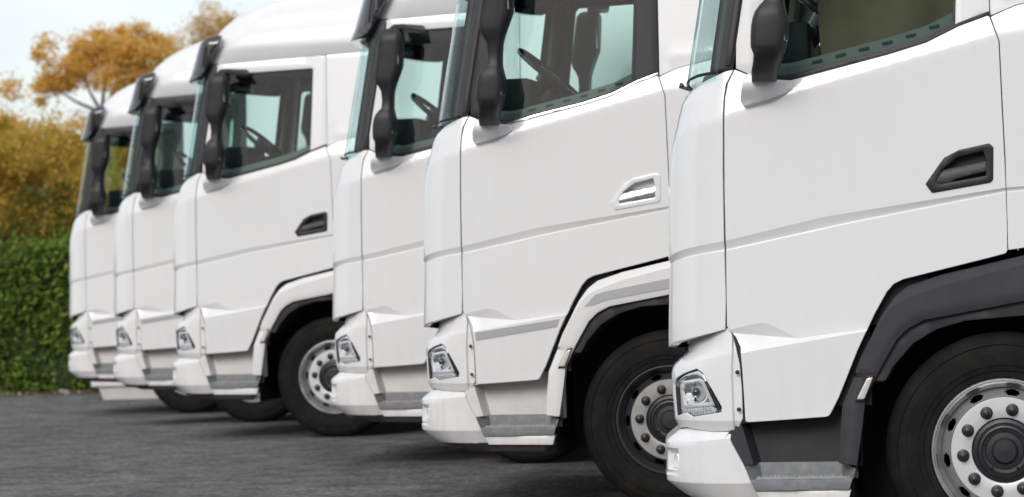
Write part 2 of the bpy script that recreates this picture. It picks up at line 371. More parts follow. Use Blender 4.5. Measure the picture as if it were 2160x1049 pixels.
# headlamp surround with a real opening for the lamp
LP_OUT_U = [(-1.715, .78), (-1.715, 1.0), (-1.55, 1.012), (-1.45, 1.028), (-1.284, 1.055), (-1.20, 1.072), (-1.154, 1.079), (-1.142, 1.057), (-1.125, 1.0), (-1.107, .928), (-1.101, .821), (-1.101, .735)]
LP_OUT_L = [(-1.715, .78), (-1.715, .640), (-1.55, .645), (-1.48, .652), (-1.396, .657), (-1.32, .648), (-1.243, .641), (-1.145, .643), (-1.119, .660), (-1.101, .693), (-1.101, .735)]
LA_U = [(-1.485, .78), (-1.478, .84), (-1.45, .866), (-1.373, .892), (-1.296, .912), (-1.262, .893), (-1.219, .823), (-1.180, .748), (-1.180, .735)]
LA_L = [(-1.485, .78), (-1.490, .695), (-1.455, .700), (-1.373, .715), (-1.331, .698), (-1.184, .719), (-1.180, .735)]
def lamp_disp(s, z):
    d = 0.0
    a, b = lerp(s, [(-1.55, .974), (-1.284, 1.012), (-1.136, 1.039)]), lerp(s, [(-1.55, .905), (-1.272, .948), (-1.136, .975)])
    k_ = .028 - .020 * sstep((s + 1.30) / .14)
    if z > b: d -= k_ * min(1, (z - b) / (a - b))
    if z > a: d -= .10 * (z - a)
    if z < .685: d -= .42 * (.685 - z)
    if s > -1.138: d -= .014 * min(1, (s + 1.138) / .006)
    if -1.52 < s < -1.15 and .66 < z < .93: d += 0
    return d
MESH['lamp_panel'] = panel('lamp_panel', [LP_OUT_U + LA_U[::-1], LP_OUT_L + LA_L[::-1]], lamp_map, grid=.018, gz=.02, thick=.05, disp=lamp_disp, sharp=15, creases=[[(-1.8, .985), (-1.55, .974), (-1.284, 1.012), (-1.136, 1.039), (-1.0, 1.07)], [(-1.8, .88), (-1.55, .905), (-1.272, .948), (-1.138, .975), (-1.132, .977), (-1.0, 1.0)], [(-1.8, .685), (-1.0, .685)]])
lamp_full = LA_L + LA_U[::-1][1:-1]
MESH['lamp_seal'] = panel('lamp_seal', [p for p in ring_polys(lamp_full, .974)], lamp_map, grid=.05, thick=.02, rim=.001, disp=lambda s, z: lamp_disp(s, z) - .006)
MESH['headlight'] = panel('headlight', [grow(lamp_full, 1.03)], lamp_map, grid=.03, thick=.01, rim=0, disp=lambda s, z: lamp_disp(s, z) - .042)
MESH['lamp_lens'] = panel('lamp_lens', [grow(lamp_full, .985)], lamp_map, grid=.03, thick=.004, rim=.003, disp=lambda s, z: lamp_disp(s, z) - .004 - .01 * sstep((z - .83) / .06))
# bright frame of the projector: a ring with a bowl inside, a light bar below, a long reflector along the outer edge
PJ = [(-1.440, .812), (-1.405, .852), (-1.285, .866), (-1.262, .850), (-1.214, .752), (-1.425, .735)]
MESH['projector_frame'] = panel('projector_frame', ring_polys(PJ, .80), lamp_map, grid=.05, thick=.03, rim=.002, disp=lambda s, z: -.014)
pcx, pcz = -1.335, .806
MESH['projector'] = panel('projector', [grow(PJ, .80)], lamp_map, grid=.008, thick=.002, rim=0, disp=lambda s, z: -.022 - .040 * max(0, 1 - ((s - pcx) / .075) ** 2 - ((z - pcz) / .05) ** 2) + (.012 if abs(s - pcx + .02) < .006 else 0))
bm = bmesh.new(); _p, _n = lamp_map(pcx, pcz); bmesh.ops.create_uvsphere(bm, u_segments=14, v_segments=9, radius=.020, matrix=Matrix.Translation(_p - _n * .035))
MESH['bulb'] = finish(bm, 'bulb', 60)
MESH['daylight_bar'] = panel('daylight_bar', [[(-1.445, .728), (-1.235, .745), (-1.215, .735), (-1.215, .722), (-1.33, .706), (-1.37, .720), (-1.45, .706)]], lamp_map, grid=.05, thick=.02, rim=.002, disp=lambda s, z: -.016)
MESH['lamp_fin'] = panel('lamp_fin', [[(-1.296, .900), (-1.270, .884), (-1.196, .745), (-1.200, .728), (-1.208, .752), (-1.262, .860), (-1.30, .878), (-1.38, .872), (-1.44, .850), (-1.436, .860), (-1.37, .884)]], lamp_map, grid=.05, thick=.02, rim=.002, disp=lambda s, z: -.010)
MESH['lamp_shadow_line'] = panel('lamp_shadow_line', [[(-1.258, .852), (-1.250, .856), (-1.190, .738), (-1.205, .735)]], lamp_map, grid=.05, thick=.02, rim=.001, disp=lambda s, z: -.006)  # dark strip put in for the shadow line beside the fin
# bumper
SB = -1.10 + S_CENTRE
bump_poly = [(-1.165, .634), (-1.150, .624), (-1.149, .602), (-1.101, .493), (-1.06, .393), (-1.043, .365), (-1.026, .340), (-1.16, .341), (-1.278, .343), (-1.42, .346), (-1.50, .351), (SB, .351),
             (SB, .632), (-1.6, .634), (-1.48, .640), (-1.402, .650), (-1.32, .642), (-1.243, .634)]
def bump_disp(s, z):
    d = 0.0
    up = lerp(s, [(-1.47, .600), (-1.314, .596), (-1.13, .612)])
    if z > up: d -= .55 * (z - up)
    if z < .417: d -= .10 * (.417 - z) / .07 * .35
    # scoop round the fog lamp
    t = max(abs((s + 1.44) / .052), abs((z - .512) / .045))
    if t < 1: d -= .022 * sstep((1 - t) * 2.2)
    if .455 < z < .56 and s < -1.36: d -= .006 * sstep((-1.36 - s) / .05)
    return d
MESH['bumper'] = panel('bumper', [bump_poly], bump_map, grid=.02, gz=.012, thick=.04, sym=True, disp=bump_disp, sharp=20, creases=[[(-2.3, .600), (-1.47, .600), (-1.314, .596), (-1.13, .612), (-1.0, .62)], [(-2.3, .417), (-1.0, .417)]])
MESH['fog_lamp'] = panel('fog_lamp', [[(-1.462, .535), (-1.425, .538), (-1.405, .482), (-1.445, .480)]], bump_map, grid=.02, thick=.02, rim=.003, disp=lambda s, z: bump_disp(s, z) + .006)
MESH['air_dam'] = panel('air_dam', [[(SB, .40), (SB, .325), (-1.40, .326), (-1.20, .322), (-1.12, .302), (-.71, .285), (-.672, .345), (-1.02, .352), (-1.05, .40)]], bump_map, grid=.06, thick=.03, sym=True, disp=lambda s, z: -.035)

# ------------------------------------------------------------------ step and its recess
bm = bmesh.new()
def quad(*p): bm.faces.new([bm.verts.new(q) for q in p])
quad((-1.075, .13, .475), (-.60, .13, .475), (-.60, .13, .80), (-1.12, .13, .80))
quad((-1.180, .010, .612), (-1.130, .010, .490), (-1.060, .03, .497), (-1.112, .03, .69))
quad((-1.060, .03, .497), (-1.112, .03, .69), (-1.095, .13, .72), (-1.035, .13, .49))
quad((-1.16, .032, .66), (-1.060, .032, .68), (-1.075, .032, 1.05), (-1.16, .032, 1.07))
quad((-.60, .13, .475), (-.60, .13, .80), (-.60, .02, .80), (-.60, .02, .475))
MESH['step_well'] = finish(bm, 'step_well', 30)
bm = bmesh.new()
quad((-1.100, .10, .500), (-.62, .10, .497), (-.62, .085, .428), (-1.075, .085, .428))           # riser
quad((-1.100, .002, .490), (-1.040, .10, .500), (-1.030, .085, .428), (-1.068, .002, .428))      # front wing
quad((-.622, -.004, .473), (-.690, .10, .497), (-.69, .085, .428), (-.636, -.004, .428))           # rear wing
quad((-1.030, .085, .428), (-.69, .085, .428), (-.660, -.008, .428), (-1.064, -.008, .428))      # tread
lip = [(-.008, .434), (-.016, .430), (-.018, .420), (-.014, .386), (.01, .383)]
L = [[bm.verts.new((xa + (z - .434) * k, y, z)) for (y, z) in lip] for xa, k in ((-1.070, -.40), (-.637, .30))]
for i in range(len(lip) - 1): bm.faces.new((L[0][i], L[1][i], L[1][i + 1], L[0][i + 1]))
bm.faces.new(L[0]); bm.faces.new(L[1][::-1])
MESH['step'] = finish(bm, 'step', 30)
bm = bmesh.new()
rng = random.Random(3)
for r_ in range(4):
    n = 24
    for k in range(n):
        xa = -1.045 + k * .0165 + .008 * (r_ % 2); y = .004 + r_ * .02; h = .008 + .010 * rng.random() + (.006 if r_ == 1 else 0)
        a, b, c, t = (xa - .007, y, .427), (xa + .007, y, .427), (xa, y + .010, .427), (xa + rng.uniform(-.003, .003), y + .004, .430 + h)
        vs = [bm.verts.new(q) for q in (a, b, c, t)]
        bm.faces.new((vs[0], vs[1], vs[3])); bm.faces.new((vs[1], vs[2], vs[3])); bm.faces.new((vs[2], vs[0], vs[3]))
MESH['step_tread'] = finish(bm, 'step_tread', 30)
MESH['step_skirt'] = panel('step_skirt', [[(-1.050, .382), (-.648, .381), (-.662, .334), (-1.024, .341)]], side_map, grid=.1, thick=.05, rim=.004, disp=lambda s, z: .004 + (-.010 if z > .355 and (s * 14) % 1 < .55 and -1.0 < s < -.7 else 0))

# ------------------------------------------------------------------ front wheel arch
FO = [(-.690, .500), (-.682, .607), (-.668, .740), (-.612, .869), (-.585, .940), (-.485, 1.128), (-.433, 1.197), (-.381, 1.237), (-.24, 1.281), (.106, 1.353), (.30, 1.375), (.45, 1.36), (.60, 1.30), (.74, 1.16), (.86, .94), (.90, .80), (.905, .62)]
FI = [(-.619, .490), (-.590, .666), (-.576, .767), (-.511, .892), (-.490, .927), (-.437, 1.016), (-.385, 1.065), (-.314, 1.099), (.10, 1.168), (.26, 1.165), (.40, 1.13), (.50, 1.06), (.58, .95), (.64, .82), (.66, .62)]
def seg_dist(p, P):
    best = 9
    for (a, b) in zip(P, P[1:]):
        ax, az, bx, bz = a[0], a[1], b[0], b[1]
        t = max(0, min(1, ((p[0] - ax) * (bx - ax) + (p[1] - az) * (bz - az)) / ((bx - ax) ** 2 + (bz - az) ** 2)))
        best = min(best, math.hypot(p[0] - ax - t * (bx - ax), p[1] - az - t * (bz - az)))
    return best
FC = [(-.612, .869), (-.585, .930), (-.505, 1.078), (-.443, 1.158), (-.392, 1.186), (-.24, 1.238), (.105, 1.318), (.30, 1.335), (.45, 1.318), (.57, 1.265), (.70, 1.13), (.81, .92), (.85, .80)]
def fend_disp(s, z):
    d = .022
    e = seg_dist((s, z), FO)
    if z > .80 and z > lerp(s, FC): d -= .75 * seg_dist((s, z), FC)
    if z < .87:
        if e < .03: d -= .012 * (.03 - e) / .03
        d -= .006
    i = seg_dist((s, z), FI)
    if i < .02: d -= .006 * (.02 - i) / .02
    return d
MESH['wheel_arch'] = panel('wheel_arch', [FO + FI[::-1]], side_map, grid=.02, thick=.06, disp=fend_disp, sharp=18, creases=[FC])
FI2 = [(-.540, .838), (-.49, .845), (-.455, .905), (-.369, 1.000), (-.268, 1.058), (-.147, 1.091), (.098, 1.107), (.25, 1.10), (.37, 1.06), (.46, .99), (.53, .89), (.585, .78), (.61, .62)]
FIo = [(-.565, .79), (-.505, .90), (-.48, .944), (-.437, 1.026), (-.385, 1.075), (-.314, 1.109), (.10, 1.178), (.26, 1.175), (.41, 1.135), (.51, 1.06), (.59, .95), (.65, .82), (.67, .62)]
MESH['arch_liner'] = panel('arch_liner', [FIo + FI2[::-1]], side_map, grid=.05, thick=.50, rim=.004, disp=lambda s, z: -.012)
MESH['arch_stripe'] = panel('arch_stripe', [[(-.452, 1.098), (-.410, 1.145), (-.387, 1.165), (-.332, 1.180), (.012, 1.239), (.30, 1.262), (.30, 1.207), (.010, 1.184), (-.334, 1.130), (-.39, 1.108)]], side_map, grid=.02, thick=.004, rim=0, disp=lambda s, z: fend_disp(s, z) + .004)
MESH['door_stripe'] = panel('door_stripe', [[(-1.082, .969), (-.598, 1.033), (-.616, .990), (-1.078, .925)]], side_map, grid=.03, thick=.004, rim=0, disp=lambda s, z: body_disp(s, z) + .004)
MK = [(-.560, .862), (-.531, .870), (-.579, .760), (-.614, .758)]
MESH['side_marker'] = panel('side_marker', [MK], side_map, grid=.05, thick=.03, rim=.002, disp=lambda s, z: .022)
MESH['marker_lens'] = panel('marker_lens', [grow(MK, .80)], side_map, grid=.05, thick=.012, rim=.002, disp=lambda s, z: .026)

# ------------------------------------------------------------------ rear side panel, roof, visor, cab shell
rq = [(.044, 1.382), (.045, 1.507), (.045, 1.764), (.040, 2.02), (.036, 2.256), (.016, 2.318), (.002, 2.36), (.10, 2.40), (.5, 2.49), (1.15, 2.55), (1.15, 1.02), (.93, 1.02), (.80, 1.16), (.63, 1.345), (.47, 1.405), (.30, 1.415)]
MESH['rear_side_panel'] = panel('rear_side_panel', [rq], side_map, grid=.06, gz=.03, thick=.03, disp=body_disp, sharp=11, creases=BODY_CREASES)
rqu = [(.000, 2.372), (.10, 2.412), (.5, 2.502), (1.15, 2.562), (1.15, 3.150), (.25, 3.142), (-.002, 3.132)]
MESH['rear_upper_panel'] = panel('rear_upper_panel', [rqu], up_map, grid=.1, thick=.03, disp=lambda s, z: .0 + .006 * sstep((lerp(s, BELT) + .06 - z) / .05))
# roof: stacked plan contours
ROOF = [  # z, side inset, front x, corner radius
    (3.092, .100, -1.245, .42), (3.10, .094, -1.24, .42), (3.20, .080, -1.18, .42), (3.215, .076, -1.172, .42), (3.235, .077, -1.158, .42), (3.315, .082, -1.10, .42), (3.335, .096, -1.085, .42), (3.42, .118, -1.02, .43), (3.50, .148, -.925, .44), (3.57, .190, -.80, .46),
    (3.63, .245, -.66, .5), (3.69, .33, -.49, .54), (3.735, .43, -.33, .6), (3.78, .58, -.12, .64), (3.81, .76, .06, .48), (3.825, .95, .25, .28), (3.83, 1.15, .5, .08)]
def roof_mesh():
    bm = bmesh.new(); rings = []
    for (z, ys, xf, cr) in ROOF:
        xb = 1.15 - .02 * max(0, z - 3.3)
        pts = []
        NS, NC, NF = 26, 14, 16
        # crease lines climb towards the back
        def zz(x): return z + (.10 * (x + .8) / 1.95 * (1 if z < 3.6 else max(0, 1 - (z - 3.6) / .2)) * min(1, max(0, (z - 3.22) / .08)) if z > 3.22 else .052 * (x + .95) / 1.2 * min(1, max(0, (3.22 - z) / .1)) * (1 if x < .25 else .25 / .25))
        bowf = .10
        for k in range(NS): pts.append((xb + (xf + cr - xb) * k / NS, ys))
        for k in range(NC):
            a = math.pi / 2 * k / NC; pts.append((xf + cr - cr * math.sin(a), ys + cr - cr * math.cos(a)))
        for k in range(NF + 1):
            y = ys + cr + (2.5 - 2 * (ys + cr)) * k / NF
            t = (y - 1.25) / max(.01, (1.25 - ys - cr)); pts.append((xf - bowf * (1 - t * t) * .8, y))
        full = pts + [(x, 2.5 - y) for x, y in pts[:NS + NC][::-1]]
        rings.append([bm.verts.new((x, y, zz(x))) for x, y in full])
    for a, b in zip(rings, rings[1:]):
        for k in range(len(a) - 1): bm.faces.new((a[k], a[k + 1], b[k + 1], b[k]))
    n = len(rings[0])
    bm.faces.new(rings[-1])
    # back closing wall and folded lower lip
    for a, b in zip(rings, rings[1:]): bm.faces.new((a[0], b[0], b[-1], a[-1]))
    low = [bm.verts.new(v.co + Vector((0 if abs(v.co.y - 1.25) > 1.1 else .06, .05 if v.co.y < .5 else (-.05 if v.co.y > 2 else 0), .0))) for v in rings[0]]
    for k in range(n - 1): bm.faces.new((rings[0][k], low[k], low[k + 1], rings[0][k + 1]))
    return finish(bm, 'roof', 34)
MESH['roof'] = roof_mesh()
vis_poly = [(-.907, 3.328), (-.907, 3.288), (-.966, 3.196), (-1.016, 3.108), (-1.06, 3.050), (-1.115, 2.985), (-1.16, 2.972), (-1.00 + S_CENTRE, 2.965), (-1.00 + S_CENTRE, 3.27), (-1.35, 3.285), (-1.16, 3.290), (-1.06, 3.305)]
def visor_disp(s, z):
    return .030 + .02 * sstep((3.07 - z) / .09) - .03 * sstep((z - 3.26) / .08)
MESH['sun_visor'] = panel('sun_visor', [vis_poly], visor_map, grid=.03, gz=.02, thick=.06, rim=.007, sym=True, disp=visor_disp, sharp=50)

def screen_mesh(inset=0.0, z0=2.145, z1=3.10, rows=12):
    bm = bmesh.new(); rings = []
    for i in range(rows + 1):
        z = z0 + (z1 - z0) * i / rows
        W = 1.25 - up_y(z) - .004 - inset; F = .195 - inset * .5 - .012 * (z - 2.2)
        xp = PX(z); row = []
        N = 44
        for k in range(N + 1):
            a = -math.pi / 2 + math.pi * k / N
            Y = math.copysign(abs(math.sin(a)) ** .62, math.sin(a))
            f = F * math.sqrt(max(0, 1 - abs(Y) ** 5))
            row.append(bm.verts.new((xp - f, 1.25 + W * Y, z)))
        rings.append(row)
    for a, b in zip(rings, rings[1:]):
        for k in range(len(a) - 1): bm.faces.new((a[k], a[k + 1], b[k + 1], b[k]))
    return finish(bm, 'windscreen', 60)
MESH['windscreen'] = screen_mesh()
# dark seal at the foot of the windscreen and wiper
bm = bmesh.new()
pts = []
for k in range(25):
    a = -math.pi / 2 + math.pi * k / 24; Y = math.copysign(abs(math.sin(a)) ** .62, math.sin(a))
    pts.append((PX(2.15) - .190 * math.sqrt(max(0, 1 - abs(Y) ** 5)), 1.25 + (1.212) * Y, 2.178 - .030 * (1 - abs(Y) ** 4)))
tube(bm, pts, .007, 6)
MESH['windscreen_seal'] = finish(bm, 'windscreen_seal')
bm = bmesh.new()
tube(bm, [(-1.375, .40, 2.15), (-1.39, .9, 2.165), (-1.395, 1.5, 2.175)], .009, 6)
tube(bm, [(-1.345, .26, 2.145), (-1.360, .31, 2.155)], [.006, .008], 8)
MESH['wiper'] = finish(bm, 'wiper')

bm = bmesh.new()          # inner body: near-black backing for the shade in the gaps, floor, back wall
box(bm, -1.09, 1.13, .058, .09, 1.42, 2.10)
box(bm, -1.09, -.55, .035, .075, .74, 1.42)
box(bm, -.62, -.30, .05, .075, 1.08, 1.42)
box(bm, -1.09, 1.13, 2.41, 2.442, 1.42, 2.10)
box(bm, -1.09, -.55, 2.425, 2.465, .74, 1.42)
box(bm, -1.09, 1.13, .08, 2.42, 1.40, 1.44)               # floor
box(bm, -1.30, -1.20, .30, 2.20, .70, 2.05)               # firewall
for yy in (.075, 2.381):
    box(bm, -1.20, -1.09, yy, yy + .044, .70, 2.10)
for ya, sgn in ((.30, 1), (2.2, -1)):
    v = [bm.verts.new(q) for q in ((-1.20, ya - sgn * .22, .66), (-1.20, ya - sgn * .22, 2.08), (-1.30, ya, 2.08), (-1.30, ya, .66))]
    bm.faces.new(v)
MESH['cab_frame'] = finish(bm, 'cab_frame', 30)
bm = bmesh.new()
box(bm, 1.14, 1.17, .04, 2.46, .95, 3.45)
MESH['rear_wall'] = finish(bm, 'rear_wall', 30)
bm = bmesh.new()          # inside lining: pillars, roof lining, back wall
for y0, y1 in ((.105, .14), (2.36, 2.395)):
    box(bm, -.13, .06, y0, y1, 2.10, 3.10, .01)
    box(bm, .06, 1.12, y0, y1, 2.10, 3.12)
    box(bm, -.88, .06, y0, y1, 3.035, 3.12)
box(bm, -.86, 1.12, .12, 2.38, 3.12, 3.15); box(bm, -1.08, -.86, .5, 2.0, 3.12, 3.15)
box(bm, 1.10, 1.13, .10, 2.40, 1.44, 3.12)
for (y, sg) in ((.115, 1), (2.385, -1)):
    tube(bm, [(-1.135, y, 2.12), (-1.05, y + .01 * sg, 2.6), (-.985, y + .03 * sg, 3.04)], [.036, .032, .032], 8)
MESH['cab_lining'] = finish(bm, 'cab_lining', 30)

# ------------------------------------------------------------------ inside of the cab
bm = bmesh.new()
prof = [(-1.30, 2.10), (-1.27, 2.19), (-1.10, 2.235), (-.98, 2.245), (-.88, 2.20), (-.82, 2.05), (-.88, 1.8), (-.95, 1.45), (-1.25, 1.45)]
A = [bm.verts.new((x if x > -1.2 else x + .10, .13, z)) for x, z in prof]; B = [bm.verts.new((x, .40, z)) for x, z in prof]
C = [bm.verts.new((x, 2.10, z)) for x, z in prof]; D = [bm.verts.new((x if x > -1.2 else x + .10, 2.37, z)) for x, z in prof]
for P, Q in ((A, B), (B, C), (C, D)):
    for k in range(len(prof)): bm.faces.new((P[k], P[(k + 1) % len(prof)], Q[(k + 1) % len(prof)], Q[k]))
bm.faces.new(A); bm.faces.new(D[::-1])
box(bm, -1.02, -.80, .42, .95, 2.22, 2.42, .04)       # instrument hood
box(bm, -1.00, -.74, 1.05, 1.55, 2.0, 2.36, .04)
MESH['dashboard'] = finish(bm, 'dashboard', 35)
bm = bmesh.new()
cen = Vector((-.735, .66, 2.445)); ax = Vector((.66, 0, .75)).normalized(); u = Vector((0, 1, 0)); w = ax.cross(u)
ring = [cen + (u * math.cos(t) + w * math.sin(t)) * .225 for t in [2 * math.pi * k / 40 for k in range(41)]]
tube(bm, ring, .019, 8, caps=False)
for t in (R(200), R(340), R(270)):
    tube(bm, [cen - ax * .02, cen + (u * math.cos(t) + w * math.sin(t)) * .22], [.035, .018], 6)
tube(bm, [cen - ax * .07, cen + ax * .015], [.055, .075], 12)
tube(bm, [cen - ax * .07, cen - ax * .40], .04, 10)
MESH['steering_wheel'] = finish(bm, 'steering_wheel', 40)
bm = bmesh.new()
box(bm, -.30, .22, -.25, .25, 1.85, 2.02, .05); box(bm, .14, .30, -.24, .24, 1.98, 2.66, .06); box(bm, .19, .30, -.14, .14, 2.68, 2.92, .045)
box(bm, -.22, .12, -.18, .18, 1.44, 1.86, .02)
MESH['seat'] = finish(bm, 'seat', 35)
bm = bmesh.new()          # curtain drawn along the inside of the near window
path = [(.40 - .02 * k, .265) for k in range(58)]
rows = [[bm.verts.new((x + .006 * math.sin(k * .9 + zi), y + .024 * math.sin(k * .42 + .35 * zi) + .006 * math.sin(zi * 2 + k * .3), 2.02 + 1.06 * zi / 8)) for k, (x, y) in enumerate(path)] for zi in range(9)]
for a, b in zip(rows, rows[1:]):
    for k in range(len(a) - 1): bm.faces.new((a[k], a[k + 1], b[k + 1], b[k]))
MESH['curtain'] = finish(bm, 'curtain', 80)
bm = bmesh.new()
path = [(.62 - .022 * k, 2.33) for k in range(34)]
rows = [[bm.verts.new((x, y + .022 * math.sin(k * 1.6), 2.02 + 1.06 * zi / 4)) for k, (x, y) in enumerate(path)] for zi in range(5)]
for a, b in zip(rows, rows[1:]):
    for k in range(len(a) - 1): bm.faces.new((a[k], a[k + 1], b[k + 1], b[k]))
MESH['curtain_tied'] = finish(bm, 'curtain_tied', 80)

LED = [(x, z + .012) for x, z in BELT if -1.0 < x < .1]
bm = bmesh.new()
secs = [[bm.verts.new((x, y, z + dz)) for (y, dz) in ((.10, -.05), (.10, .055), (.13, .075), (.20, .08), (.20, -.30), (.10, -.30))] for x, z in LED]
for A_, B_ in zip(secs, secs[1:]):
    for k in range(6): bm.faces.new((A_[k], A_[(k + 1) % 6], B_[(k + 1) % 6], B_[k]))
MESH['door_lining'] = finish(bm, 'door_lining', 30)
bm = bmesh.new(); box(bm, -.022, .022, -.006, .02, -.006, .006)
MESH['reflected_slot'] = finish(bm, 'reflected_slot', 30)  # dark dashes modelled for the slots reflected along the window foot
# ------------------------------------------------------------------ mirror
MIR = [(3.000, -.868, -.786), (2.992, -.892, -.768), (2.965, -.910, -.757), (2.905, -.920, -.760), (2.82, -.932, -.765), (2.74, -.945, -.772), (2.695, -.953, -.790), (2.665, -.953, -.803), (2.635, -.946, -.815), (2.60, -.926, -.826), (2.57, -.913, -.833), (2.51, -.909, -.838),
       (2.457, -.914, -.840), (2.435, -.938, -.838), (2.41, -.957, -.833), (2.385, -.968, -.827), (2.35, -.976, -.824), (2.30, -.980, -.828), (2.26, -.980, -.838), (2.232, -.970, -.846)]
def mirror_mesh():
    bm = bmesh.new(); rings = []
    for (z, a, b) in MIR:
        a -= .008; b -= .008
        cx, hw = (a + b) / 2, (b - a) / 2
        big = min(1, max(0, (hw - .036) / .03)); hd = .064 + .024 * big
        if z > 2.97: hd *= .8 - 6 * (z - 2.97)
        cy = -.19
        rg = []
        for k in range(28):
            t = 2 * math.pi * k / 28; c, s = math.cos(t), math.sin(t)
            e = .40
            x = math.copysign(abs(c) ** e, c); y = math.copysign(abs(s) ** e, s)
            rg.append(bm.verts.new((cx + hw * x, cy + hd * y, z)))
        rings.append(rg)
    for A, B in zip(rings, rings[1:]):
        for k in range(28): bm.faces.new((A[k], A[(k + 1) % 28], B[(k + 1) % 28], B[k]))
    bm.faces.new(rings[0][::-1]); bm.faces.new(rings[-1])
    return finish(bm, 'mirror', 50)
MESH['mirror'] = mirror_mesh()
bm = bmesh.new()          # foot of the mirror leaning in to the door
def loft(sec):
    rings = []
    for (z, a, b, y0, y1) in sec:
        rg = []
        for k in range(20):
            t = 2 * math.pi * k / 20; c, s = math.cos(t), math.sin(t)
            rg.append(bm.verts.new(((a + b) / 2 + (b - a) / 2 * math.copysign(abs(c) ** .6, c), (y0 + y1) / 2 + (y1 - y0) / 2 * math.copysign(abs(s) ** .6, s), z)))
        rings.append(rg)
    for A, B in zip(rings, rings[1:]):
        for k in range(20): bm.faces.new((A[k], A[(k + 1) % 20], B[(k + 1) % 20], B[k]))
    bm.faces.new(rings[0][::-1]); bm.faces.new(rings[-1])
loft([(2.262, -.982, -.853, -.285, -.10), (2.235, -.978, -.855, -.28, -.10), (2.20, -.985, -.868, -.25, -.08), (2.165, -.998, -.888, -.20, -.045), (2.125, -1.003, -.900, -.15, -.02)])
MESH['mirror_foot'] = finish(bm, 'mirror_foot', 50)
bm = bmesh.new()
v = [bm.verts.new(q) for q in ((-.86, -.20, 2.99), (-.80, -.20, 3.005), (-.665, .075, 3.045), (-.665, .075, 3.005), (-.70, .07, 2.985), (-.80, -.16, 2.95))]
r1 = [bm.verts.new(q) for q in ((-.87, -.24, 2.985), (-.79, -.24, 2.985), (-.79, -.14, 2.985), (-.87, -.14, 2.985))]
bm.free(); bm = bmesh.new()
for (x0, x1, y0, y1, za, zb, xa, xb) in ((-.862, -.655, -.24, .085, 2.992, 3.040, -.835, -.68),):
    lo_ = [bm.verts.new(q) for q in ((x0, y0, za), (x1 - .06, y0, za), (x1, y1, za), (x0 + .05, y1, za))]
    hi_ = [bm.verts.new(q) for q in ((xa, y0 + .03, zb - .012), (xb - .07, y0 + .03, zb - .012), (xb, y1, zb), (xa + .06, y1, zb))]
    for k in range(4): bm.faces.new((lo_[k], lo_[(k + 1) % 4], hi_[(k + 1) % 4], hi_[k]))
    bm.faces.new(lo_[::-1]); bm.faces.new(hi_)
bmesh.ops.bevel(bm, geom=bm.edges[:], offset=.007, segments=2, affect='EDGES')
MESH['mirror_arm'] = finish(bm, 'mirror_arm', 50)
bm = bmesh.new()
def plate(x, y0, y1, z0, z1):
    vs = [bm.verts.new(q) for q in ((x, y0, z0), (x, y1, z0), (x, y1, z1), (x, y0, z1))]; bm.faces.new(vs)
box(bm, -.792, -.781, -.27, -.11, 2.75, 2.94, .004); 
MESH['mirror_glass'] = finish(bm, 'mirror_glass', 30)
bm = bmesh.new(); box(bm, -.850, -.840, -.26, -.12, 2.28, 2.37, .004)
MESH['mirror_glass_low'] = finish(bm, 'mirror_glass_low', 30)
MB = [(-1.055, 2.049), (-1.047, 2.09), (-1.036, 2.130), (-1.021, 2.156), (-.97, 2.143), (-.905, 2.128), (-.838, 2.124), (-.846, 2.098), (-.875, 2.078), (-.984, 2.046), (-1.045, 2.030)]
def base_disp(s, z):
    t = sstep((-.84 - s) / .12); q = sstep((z - 2.02) / .10)
    return body_disp(s, z) + .008 + t * (.075 * q + .02)
MESH['mirror_base'] = panel('mirror_base', [MB], side_map, grid=.012, thick=.02, rim=.006, disp=base_disp)

# ------------------------------------------------------------------ wheel
tyre = [(.300, .03), (.3055, .006), (.312, -.002), (.335, -.004), (.338, -.009), (.36, -.013), (.362, -.017), (.385, -.020), (.41, -.019), (.413, -.015), (.445, -.010), (.449, -.014), (.470, -.004), (.483, .006), (.493, .020), (.499, .040)]
tw = [(.5, .05)]
for g in (.10, .15, .20, .25): tw += [(.5005, g - .008), (.488, g - .006), (.488, g + .006), (.5005, g + .008)]
tyre_prof = tyre + tw + [(r, .315 - y) for r, y in tyre[::-1]]
bm = bmesh.new(); lathe(bm, tyre_prof, 96)
for k in range(0):      # shoulder blocks
    a = 2 * math.pi * k / 72; c, s = math.cos(a), math.sin(a)
    tmp = bmesh.ops.create_cube(bm, size=1)['verts']
    for v in tmp:
        p = Vector((v.co.x * .022, .034 + v.co.y * .03, .496 + v.co.z * .013)); v.co = Vector((p.x * c - p.z * s, p.y, p.x * s + p.z * c))
MESH['tyre'] = finish(bm, 'tyre', 30)
bm = bmesh.new()
SEG = 240
prof = [(.3065, .020), (.3065, .000), (.303, -.006), (.296, -.006), (.289, .002), (.283, .016), (.276, .030), (.268, .040)]
for i in range(13): prof.append((.266 - .0033 * i, .056 - .0030 * i))
prof += [(.2255, .018), (.2235, .014)]
rings = lathe(bm, prof, SEG)
bm.faces.ensure_lookup_table()
dele = []
for f in bm.faces:
    c = f.calc_center_median(); r = math.hypot(c.x, c.z)
    if .228 < r < .264:
        a = math.degrees(math.atan2(c.z, c.x)) - 9
        da = (a + 18) % 36 - 18
        if (r * math.radians(da) / .030) ** 2 + ((r - .246) / .0135) ** 2 < 1: dele.append(f)
bmesh.ops.delete(bm, geom=dele, context='FACES')
MESH['wheel'] = finish(bm, 'wheel', 30)
bm = bmesh.new(); lathe(bm, [(.2250, .018), (.2242, .011), (.221, .009), (.18, .008), (.145, .008), (.139, .010), (.1365, .022)], 96)
MESH['rim_disc'] = finish(bm, 'rim_disc', 30)
bm = bmesh.new(); lathe(bm, [(.3075, .012), (.3062, -.001), (.3035, -.0075), (.297, -.008), (.2885, .0005), (.2845, .010)], 96)
MESH['rim_edge'] = finish(bm, 'rim_edge', 40)
bm = bmesh.new()
